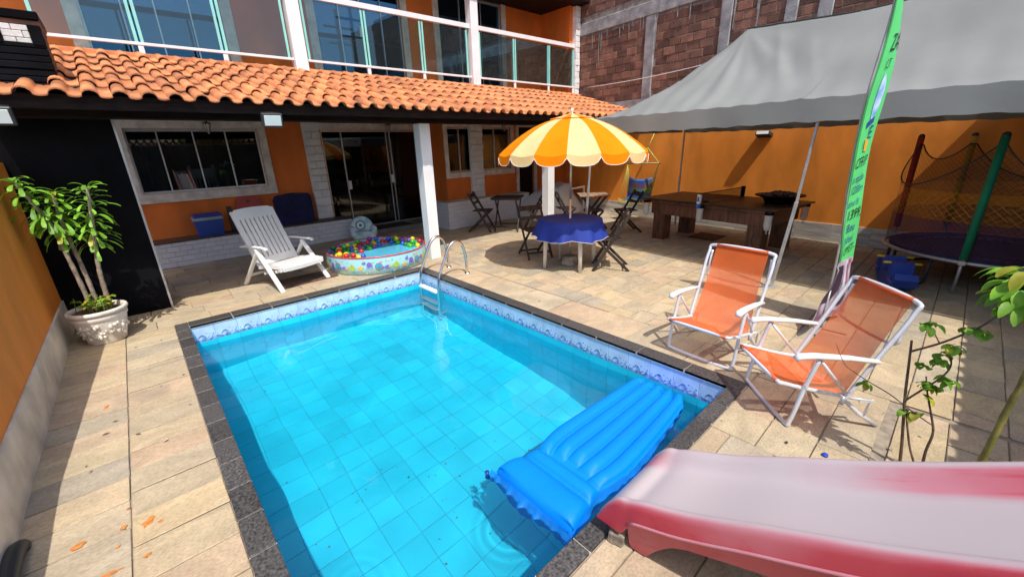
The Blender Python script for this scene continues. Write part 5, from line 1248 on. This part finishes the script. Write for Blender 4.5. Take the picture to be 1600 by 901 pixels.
m.grid(60, 4, lambda u, v: (fx0-2.1-.055*v+.02*math.sin(9*u)*v, 1.01+.69*u-1.36, .030-.05*v+.012*v*math.sin(37*u)+.008*v*math.sin(71*u+1)))
m.grid(80, 3, lambda u, v: (fx0+(fx1-fx0-.15)*u-2.1, fy(u)[0]+.012-.047*v+.006*math.sin(50*u)*v-1.36, .034-.042*v+.006*v*math.sin(60*u)))
m.grid(20, 3, lambda u, v: (fx0-2.1-.02+.10*u, 1.02-.035*v-1.36, .02-.05*v+.010*math.sin(20*u)*v)); part('seam_flap', m, M_film, fl_)
m = MB(); m.lathe([(0, 0), (.016, 0), (.012, .03), (.016, .045), (0, .045)], 10, (fx0-2.1-.045, 1.69-1.36, .0)); part('valve', m, M_cblue, fl_)

# ------------------------------------------------------------------ children's slide
sld = thing('slide', 'sun-bleached red plastic slide ending at the pool edge', 'slide', (1.48, 0, 0))
M_sl = bpy.data.materials.new('sun_bleached_red_plastic'); M_sl.use_nodes = True; N = M_sl.node_tree.nodes; L = M_sl.node_tree.links; b = N['Principled BSDF']; b.inputs['Roughness'].default_value = .42
at = N.new('ShaderNodeAttribute'); at.attribute_name = 'bleach'; ns = N.new('ShaderNodeTexNoise'); ns.inputs['Scale'].default_value = 4.5; ns.inputs['Detail'].default_value = 6
tc = N.new('ShaderNodeTexCoord'); L.new(tc.outputs['Object'], ns.inputs[0])
ma = N.new('ShaderNodeMath'); ma.operation = 'MULTIPLY_ADD'; L.new(ns.outputs[0], ma.inputs[0]); ma.inputs[1].default_value = .30
sb = N.new('ShaderNodeMath'); sb.operation = 'SUBTRACT'; L.new(at.outputs['Fac'], sb.inputs[0]); sb.inputs[1].default_value = .15; L.new(sb.outputs[0], ma.inputs[2])
mp_ = N.new('ShaderNodeMapping'); mp_.inputs['Scale'].default_value = (60, 3, 3); L.new(tc.outputs['Object'], mp_.inputs[0]); n3 = N.new('ShaderNodeTexNoise'); n3.inputs['Scale'].default_value = 2; n3.inputs['Detail'].default_value = 4; L.new(mp_.outputs[0], n3.inputs[0])
m3 = N.new('ShaderNodeMapRange'); L.new(n3.outputs[0], m3.inputs[0]); m3.inputs[1].default_value = .60; m3.inputs[2].default_value = .78; m3.inputs[3].default_value = 0; m3.inputs[4].default_value = -.14
a3 = N.new('ShaderNodeMath'); L.new(ma.outputs[0], a3.inputs[0]); L.new(m3.outputs[0], a3.inputs[1]); ma = a3
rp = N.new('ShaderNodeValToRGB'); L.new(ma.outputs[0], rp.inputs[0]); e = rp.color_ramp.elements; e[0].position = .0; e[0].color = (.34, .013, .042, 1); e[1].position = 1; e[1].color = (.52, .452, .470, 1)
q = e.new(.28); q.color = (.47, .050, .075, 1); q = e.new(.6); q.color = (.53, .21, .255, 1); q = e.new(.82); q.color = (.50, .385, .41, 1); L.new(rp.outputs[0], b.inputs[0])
n2 = N.new('ShaderNodeTexNoise'); n2.inputs['Scale'].default_value = 160; L.new(tc.outputs['Object'], n2.inputs[0]); bp = N.new('ShaderNodeBump'); bp.inputs['Distance'].default_value = .0003; L.new(n2.outputs[0], bp.inputs['Height']); L.new(bp.outputs[0], b.inputs['Normal'])
ZR_ = [(.835, .115), (.81, .17), (.77, .235), (.73, .275), (.60, .335), (.43, .405), (.28, .505), (.06, .625), (-.14, .745), (-.30, .855), (-.6, 1.05), (-1.0, 1.28), (-1.15, 1.32), (-1.45, 1.33)]
def zr(y):
    T = ZR_
    for (a, b_), (c, d_) in zip(T, T[1:]):
        if y >= c: t = (y-a)/(c-a); return b_+(d_-b_)*max(0, t)
    return T[-1][1]
def zrs(y): return (zr(y)+zr(y+.05)+zr(y-.05)+zr(min(.835, y+.1))+zr(y-.1))/5 if y < .70 else zr(y)
xn, xf = 1.262, 1.716
def section(y):
    z = zrs(y); lip = max(0, min(1, (.83-y)/.10)); dp = .075*lip+.004; sk = .105 if y < .67 else max(.02, z-.095)
    return [((xn-.026), z-sk, .16), (xn-.022, z-sk*.75, .18), (xn-.017, z-sk*.35, .22), (xn-.011, z-.018, .36), (xn-.004, z-.003, .74), (xn+.012, z, .95), (xn+.030, z-.010, .86), (xn+.050, z-dp*.55, .80), (xn+.075, z-dp*.92, .97), (xn+.12, z-dp, 1.05),
            (1.489, z-dp*1.02, 1.08), (xf-.12, z-dp, 1.05), (xf-.075, z-dp*.92, 1.0), (xf-.050, z-dp*.55, .98), (xf-.030, z-.010, .98), (xf-.012, z, .95), (xf+.006, z-.002, .70), (xf+.020, z-.02, .30), (xf+.036, z-sk*.35, .16), (xf+.048, z-sk*.75, .12), (xf+.052, z-sk, .10)]
ys = [.835-.035*k for k in range(5)]+[.66-.05*k for k in range(43)]
vs = []; bl_ = []; rr = random.Random(1)
for y in ys:
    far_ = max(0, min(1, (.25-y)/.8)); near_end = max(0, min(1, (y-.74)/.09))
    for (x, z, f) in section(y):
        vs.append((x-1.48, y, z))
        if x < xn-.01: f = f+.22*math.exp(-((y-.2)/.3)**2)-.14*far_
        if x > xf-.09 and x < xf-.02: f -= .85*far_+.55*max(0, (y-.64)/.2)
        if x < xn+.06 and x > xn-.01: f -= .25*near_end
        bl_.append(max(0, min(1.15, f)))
m = MB(); n = 21; fs = []
for j in range(len(ys)-1):
    for i in range(n-1): fs.append((j*n+i, (j+1)*n+i, (j+1)*n+i+1, j*n+i+1))
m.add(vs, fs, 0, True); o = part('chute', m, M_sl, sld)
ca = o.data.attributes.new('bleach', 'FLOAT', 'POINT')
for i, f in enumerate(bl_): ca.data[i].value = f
md = o.modifiers.new('shell', 'SOLIDIFY'); md.thickness = .006; md.offset = -1
md = o.modifiers.new('sub', 'SUBSURF'); md.levels = 1; md.render_levels = 2
def skirt(x, sgn, nm):
    BT = [(.60, .012), (.588, .030), (.565, .080), (.52, .15), (.48, .20), (.42, .245), (.35, .275), (.17, .355), (-.1, .49), (-.5, .72), (-1.2, .97), (-1.5, 1.0)]
    def bot(y):
        if y >= .60: return .012+.03*max(0, (y-.655)/.02)**2
        for (a, b_), (c, d_) in zip(BT, BT[1:]):
            if y >= c: return b_+(d_-b_)*(a-y)/(a-c)
        return BT[-1][1]
    m = MB(); vs = []; yy_ = [.675-.012*k for k in range(172)]
    for y in yy_:
        zt_ = zrs(y)-.095; bz = min(bot(y), zt_-.02); f_ = -.22*max(0, zt_-bz)
        vs += [(x, y, zt_), (x+sgn*.010, y, zt_), (x+sgn*(.010+f_), y, bz), (x+sgn*f_, y, bz)]
    fs = []
    for j in range(len(yy_)-1):
        a = j*4; fs += [(a, a+4, a+5, a+1), (a+1, a+5, a+6, a+2), (a+2, a+6, a+7, a+3), (a+3, a+7, a+4, a)]
    fs += [(0, 1, 2, 3)]
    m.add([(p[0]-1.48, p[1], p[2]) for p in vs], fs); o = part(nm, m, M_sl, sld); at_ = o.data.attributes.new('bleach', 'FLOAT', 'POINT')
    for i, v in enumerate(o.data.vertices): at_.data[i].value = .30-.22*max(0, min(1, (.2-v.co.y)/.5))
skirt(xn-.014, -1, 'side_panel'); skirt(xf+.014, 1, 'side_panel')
for x, s_ in ((xn-.026, -1), (xf+.026, 1)):
    m = MB(); m.tube([(x-1.48, .665-.03*k, zrs(.665-.03*k)-.104) for k in range(68)], .006, 6); o = part('flange', m, M_sl, sld); at_ = o.data.attributes.new('bleach', 'FLOAT', 'POINT')
    for v in at_.data: v.value = .62
m = MB()
for x in (1.27, 1.70):
    m.bar((x, -1.42, 0), (x, -1.42, 1.3), .05, .05); m.bar((x, -1.05, 0), (x, -1.05, 1.22), .05, .05)
for k in range(4): m.bar((1.27, -1.44, .28+.28*k), (1.70, -1.44, .28+.28*k), .09, .03)
m.v = [(x-1.48, y, z) for x, y, z in m.v]; part('ladder_frame', m, M_redp, sld)
M_blk = mat('mortar_lump', (.40, .34, .27), .95, .25, 14, .006, 40, col2=(.14, .12, .10))
m = MB(); m.cobox(Matrix.Rotation(.35, 4, 'Z'), (.030, .035, .034), .007); m.v = [(x+R.uniform(-.003, .003), y+R.uniform(-.003, .003), z) for x, y, z in m.v]; single('block', m, M_blk, 'small grey stone block wedged under the end of the slide', 'block', None, (1.272, .735, .036))

# ------------------------------------------------------------------ plants
M_leaf = mat('fresh_leaf', (.22, .44, .035), .5, .3, 14, trans=.35, objrand=.3, island=True, col2=(.10, .27, .02)); M_leafy = mat('yellowing_leaf', (.42, .42, .03), .45, .2, 10, trans=.35, island=True, objrand=.2)
M_bark = mat('pale_bark', (.30, .24, .18), .85, .25, 20, .003, 60, col2=(.15, .11, .08)); M_twig = mat('brown_twig', (.13, .085, .055), .8, .3, 25); M_green_stem = mat('green_brown_stem', (.22, .20, .05), .7, .25, 12)
def leaf(mb, base, d, L, w, droop=.5, mi=0, twist=0, tip=False, n=6):
    d = Vector(d).normalized(); side = d.cross(Vector((0, 0, 1)))
    side = side.normalized() if side.length > .05 else Vector((1, 0, 0)); side = Matrix.Rotation(twist, 3, d) @ side
    p = Vector(base); dirv = d.copy(); vs = []
    for k in range(n+1):
        t = k/n; wd = w*((math.sin(PI*min(1, t*.93+.04))**.8) if not tip else (.16+.9*t**2.0 if t < .88 else .62)); u_ = side.cross(dirv).normalized()
        vs += [p-side*wd+u_*wd*.25, p.copy(), p+side*wd+u_*wd*.25]
        dirv = (dirv+Vector((0, 0, -droop/n))).normalized(); p = p+dirv*(L/n)
    fs = []
    for k in range(n): a = 3*k; fs += [(a, a+1, a+4, a+3), (a+1, a+2, a+5, a+4)]
    mb.add(vs, fs, mi, True)
M_pot = mat('weathered_white_clay', (.74, .70, .64), .85, .18, 7, .004, 50, col2=(.52, .46, .38))
pt = thing('potted_plant', 'three-stemmed leafy plant in a weathered white relief pot', 'potted plant', (-.54, 5.60, 0))
m = MB(); m.lathe([(0, .0), (.155, 0), (.165, .015), (.170, .04), (.205, .16), (.222, .235), (.222, .25), (.236, .262), (.240, .285), (.236, .30), (.226, .305), (.252, .318), (.258, .335), (.25, .352), (.228, .352), (.222, .33), (.215, .29)], 48)
rr = random.Random(12)
for k in range(70):
    a = rad(235)+rr.gauss(0, .35)+(rad(80) if k % 2 else 0); z = rr.uniform(.08, .21); r = .178+.24*(z-.04)*.95
    m.sphere((r*math.cos(a), r*math.sin(a), z), rr.uniform(.010, .020), 7, 5, 0, (1, 1, rr.uniform(.6, 1.6)))
m.v = [(x*.9, y*.9, z) for x, y, z in m.v]; part('pot', m, M_pot, pt)
m = MB(); m.lathe([(0, .32), (.12, .325), (.20, .315)], 24); part('soil', m, M_soil, pt)
stems = [([(-.585, 5.60, .30), (-.575, 5.6, .45), (-.59, 5.60, .80), (-.612, 5.6, 1.12), (-.66, 5.60, 1.34), (-.735, 5.6, 1.58)], .022), ([(-.54, 5.62, .30), (-.525, 5.62, .45), (-.53, 5.62, .78), (-.545, 5.63, 1.08), (-.55, 5.64, 1.25), (-.535, 5.64, 1.46)], .021), ([(-.455, 5.60, .30), (-.44, 5.6, .45), (-.425, 5.6, .7), (-.385, 5.6, .98), (-.345, 5.60, 1.2), (-.30, 5.6, 1.50)], .023)]
lf = MB(); rr = random.Random(33)
for pts, r in stems:
    P = smooth_path(pts, 6); k = len(P); m = MB(); m.tube(P, [r*(1-.45*i/k)*(1+.10*math.sin(i*2.3)) for i in range(k)], 9); part('stem', m, M_bark, pt, world=True)
    for i in range(74):
        t = .58+.42*(i/73)**.9; j = t*(k-1); a = P[int(j)].lerp(P[min(k-1, int(j)+1)], j % 1); an = i*2.4+rr.uniform(-.3, .3); el = .25+.75*(t-.6)/.4
        d = Vector((math.cos(an)*math.cos(el), math.sin(an)*math.cos(el), math.sin(el)+.12))
        L_ = rr.uniform(.15, .25)*(1.0 if t < .92 else .7)
        leaf(lf, a, d, L_, rr.uniform(.015, .025), rr.uniform(1.4, 2.3), 1 if rr.random() < .10 else 0, rr.uniform(-.4, .4), tip=rr.random() < .85, n=8)
part('leaves', lf, [M_leaf, M_leafy], pt, world=True)
lf = MB()
for i in range(16):
    a = rr.uniform(0, 6.28); q = rr.uniform(.03, .2); p = (-.55+q*math.cos(a), 5.56+q*math.sin(a)*.5, .32); h = rr.uniform(.06, .18)
    lf.tube([p, (p[0]+.02, p[1]-.01, p[2]+h)], .003, 4, 0)
    for s_ in range(4): b_ = rr.uniform(0, 6.28); leaf(lf, (p[0]+.02, p[1]-.01, p[2]+h*rr.uniform(.6, 1)), (math.cos(b_), math.sin(b_), .3), rr.uniform(.04, .07), rr.uniform(.014, .022), .8, rr.choice([0, 1, 1]))
part('undergrowth', lf, [M_leaf, M_leafy], pt, world=True)
# spindly shrub beside the slide
sh = thing('shrub', 'spindly shrub with sparse green leaf clusters growing behind the slide', 'shrub', (2.7, -.13, 0)); XS = 2.7; rr = random.Random(77)
def yz(L_, jit=.02): return [Vector((XS+(rr.uniform(-jit, jit) if 0 < i < len(L_)-1 else 0), y, z)) for i, (y, z) in enumerate(L_)]
for nm, L_, r0, r1 in (('trunk', [(-.12, -.02), (-.094, .043), (-.068, .213), (-.028, .448), (-.002, .635), (.016, .773)], .0085, .005), ('trunk', [(-.18, -.02), (-.169, .093), (-.161, .204), (-.162, .316), (-.134, .41), (-.099, .513), (-.073, .605)], .008, .003), ('trunk', [(-.165, -.02), (-.147, .078), (-.104, .185), (-.066, .31), (-.045, .394)], .006, .004),
                       ('branch', [(.004, .717), (-.078, .792), (-.146, .862), (-.188, .921), (-.229, 1.002)], .0055, .004), ('branch', [(-.033, .448), (-.074, .524), (-.118, .61), (-.139, .676), (-.129, .735), (-.097, .785)], .005, .003), ('branch', [(-.156, .352), (-.074, .393), (.028, .453), (.129, .486), (.19, .516), (.242, .551), (.302, .657)], .0035, .0015), ('branch', [(-.078, .792), (-.043, .848)], .003, .002)):
    P = smooth_path(yz(L_, .008), 5); m = MB(); k = len(P); m.tube(P, [r0+(r1-r0)*i/k for i in range(k)], 7); part(nm, m, M_twig, sh, world=True)
CL = [(-.037, .876, 6), (-.019, .875, 4), (-.098, .735, 8), (-.101, .70, 7), (-.128, .796, 8), (-.054, .656, 5), (-.093, .563, 8), (-.113, .557, 8), (-.135, .617, 6), (-.153, .611, 5), (-.2, .895, 8), (-.158, .882, 6), (-.05, .389, 5), (-.09, .383, 5), (.133, .470, 8), (-.092, .495, 4)]
lf = MB()
for y, z, n in CL:
    for i in range(n):
        a = rr.uniform(0, 6.28); leaf(lf, (XS+rr.uniform(-.012, .012), y+rr.uniform(-.012, .012), z+rr.uniform(-.01, .012)), (math.cos(a), math.sin(a), rr.uniform(-.2, .4)), rr.uniform(.038, .062), rr.uniform(.013, .021), rr.uniform(1.2, 2.4), 1 if rr.random() < .12 else 0, rr.uniform(-.5, .5))
part('leaves', lf, [M_leaf, M_leafy], sh, world=True)
tre = thing('sapling', 'green-brown sapling stem with a big leafy head at the right edge', 'sapling', (2.7, -.34, 0))
P = smooth_path([Vector(q) for q in ((2.7, -.335, -.02), (2.7, -.341, .208), (2.69, -.346, .378), (2.7, -.351, .565), (2.7, -.358, .715), (2.69, -.345, .90), (2.68, -.30, 1.10), (2.67, -.26, 1.2))], 6); m = MB(); k = len(P); m.tube(P, [.0155*(1-.55*i/k)*(1+(.14 if i % 4 == 0 else 0)) for i in range(k)], 9); part('trunk', m, M_green_stem, tre, world=True)
lf = MB()
for i in range(64):
    a = rr.uniform(0, 6.28); q = .085*rr.random()**.5; leaf(lf, (2.66+q*math.cos(a), -.262+.9*q*math.sin(a), 1.12+rr.uniform(-.08, .10)), (math.cos(a), math.sin(a), rr.uniform(-.1, .6)), rr.uniform(.07, .11), rr.uniform(.016, .026), rr.uniform(1.0, 2.2), 1 if rr.random() < .08 else 0, rr.uniform(-.5, .5))
part('crown', lf, [M_leaf, M_leafy], tre, world=True)

# ------------------------------------------------------------------ small things
M_cap = mat('cap_blue', (.01, .06, .55), .4, .05)
m = MB(); m.lathe([(0, .0), (.016, 0), (.016, .010), (.014, .013), (0, .013)], 16); single('bottle_cap', m, M_cap, 'tiny blue bottle cap lying on the slabs behind the slide', 'bottle cap', None, (2.59, .21, .003))
m = MB(); rr = random.Random(14)
for k in range(110):
    u = rr.random(); x = rr.gauss(1.6, .7) if k % 3 else rr.uniform(.3, 2.8); y = rr.gauss(2.2, 1.0) if k % 3 else rr.uniform(1.0, 5.2)
    if not (.2 < x < 2.85 and 1.0 < y < 5.3): continue
    a = rr.uniform(0, 6.28); l = rr.uniform(.004, .013); w = l*rr.uniform(.3, .7); z = floor_z(y)+.004; c, s = math.cos(a), math.sin(a)
    m.add([(x+l*c, y+l*s, z), (x-w*s, y+w*c, z+.003), (x-l*c, y-l*s, z), (x+w*s, y-w*c, z+.002)], [(0, 1, 2, 3)])
o = link('leaf_litter', m.mesh('leaf_litter', M_twig)); o['kind'] = 'stuff'; o['label'] = 'specks of leaf litter on the pool floor'; o.cycles.is_caustics_receiver = True
m = MB(); rr = random.Random(15)
for k in range(46):
    x = rr.choice([rr.uniform(-.7, -.05), rr.uniform(2.3, 3.4), rr.uniform(3.2, 8)]); y = rr.uniform(2.2, 5.2) if x < 0 else rr.uniform(-.2, 3.5)
    if x > 2.2 and x < 3.15 and y > .75: continue
    a = rr.uniform(0, 6.28); l = rr.uniform(.008, .024); w = l*rr.uniform(.25, .6); c, s = math.cos(a), math.sin(a)
    m.add([(x+l*c, y+l*s, .005), (x-w*s, y+w*c, .009), (x-l*c, y-l*s, .005), (x+w*s, y-w*c, .008)], [(0, 1, 2, 3)])
o = link('dry_leaves', m.mesh('dry_leaves', mat('dry_leaf', (.35, .28, .2), .8, .4, 30, island=True, objrand=.6))); o['kind'] = 'stuff'; o['label'] = 'small dry leaves and flecks on the paving'
m = MB(); m.tube(smooth_path([(-.80, 2.66, .02), (-.80, 2.60, .05), (-.80, 2.50, .06), (-.80, 2.3, .05)], 5), .035, 12); single('drain_pipe', m, M_case, 'dark grey pipe lying along the left wall at the frame edge', 'pipe')
# street furniture and greenery seen only as reflections in the glazing
t = thing('utility_pole', 'utility pole mirrored in the balcony door glass', 'utility pole', (13.4, -14, 0))
m = MB(); m.tube([(0, 0, 0), (0, 0, 11)], [.16, .11], 10); part('post', m, M_conc, t); m = MB(); m.bar((-1.0, .1, 9.9), (1.0, .1, 9.9), .12, .12); m.bar((-.8, .1, 8.9), (.8, .1, 8.9), .1, .1); part('crossarm', m, M_conc, t)
t = thing('street_lamp', 'street lamp mirrored in the balcony door glass', 'street lamp', (14.6, -13.6, 0))
m = MB(); m.tube(smooth_path([(0, 0, 0), (0, 0, 5), (0, 0, 6.8), (.3, 0, 7.5), (1.0, 0, 7.8)], 6), .06, 8); part('post', m, M_steel, t); m = MB(); m.sphere((1.2, 0, 7.8), .35, 12, 8, 0, (1, .5, .35)); part('lamp_head', m, M_case, t)
def bg_tree(x, y, h, r, lab):
    t = thing('tree', lab, 'tree', (x, y, 0)); m = MB(); m.tube([(0, 0, 0), (.1, 0, h*.35), (0, .1, h*.6)], [.2, .14, .08], 8)
    for k in range(6): a = k*1.05; m.tube([(0.05, 0, h*.4), (r*.5*math.cos(a), r*.5*math.sin(a), h*.7)], [.07, .02], 6)
    part('trunk', m, M_twig, t); lf = MB(); rr = random.Random(int(x*7))
    for i in range(900):
        a = rr.uniform(0, 6.28); ph = rr.uniform(-1, 1); q = r*(.55+.45*rr.random())*(.8+.25*math.sin(3*a+5*ph)); p = (q*math.cos(a)*(1-ph*ph)**.5, q*math.sin(a)*(1-ph*ph)**.5, h*.7+.8*q*ph); leaf(lf, p, (math.cos(a*3), math.sin(a*3), rr.uniform(-.5, .5)), .35, .12, 1.0, 0, n=2)
    part('crown', lf, M_leaf, t)
bg_tree(16.5, -15, 6.0, 2.0, 'bushy tree mirrored in the balcony door glass'); bg_tree(3.6, -6.5, 4.2, 1.6, 'green tree mirrored in the kitchen window')
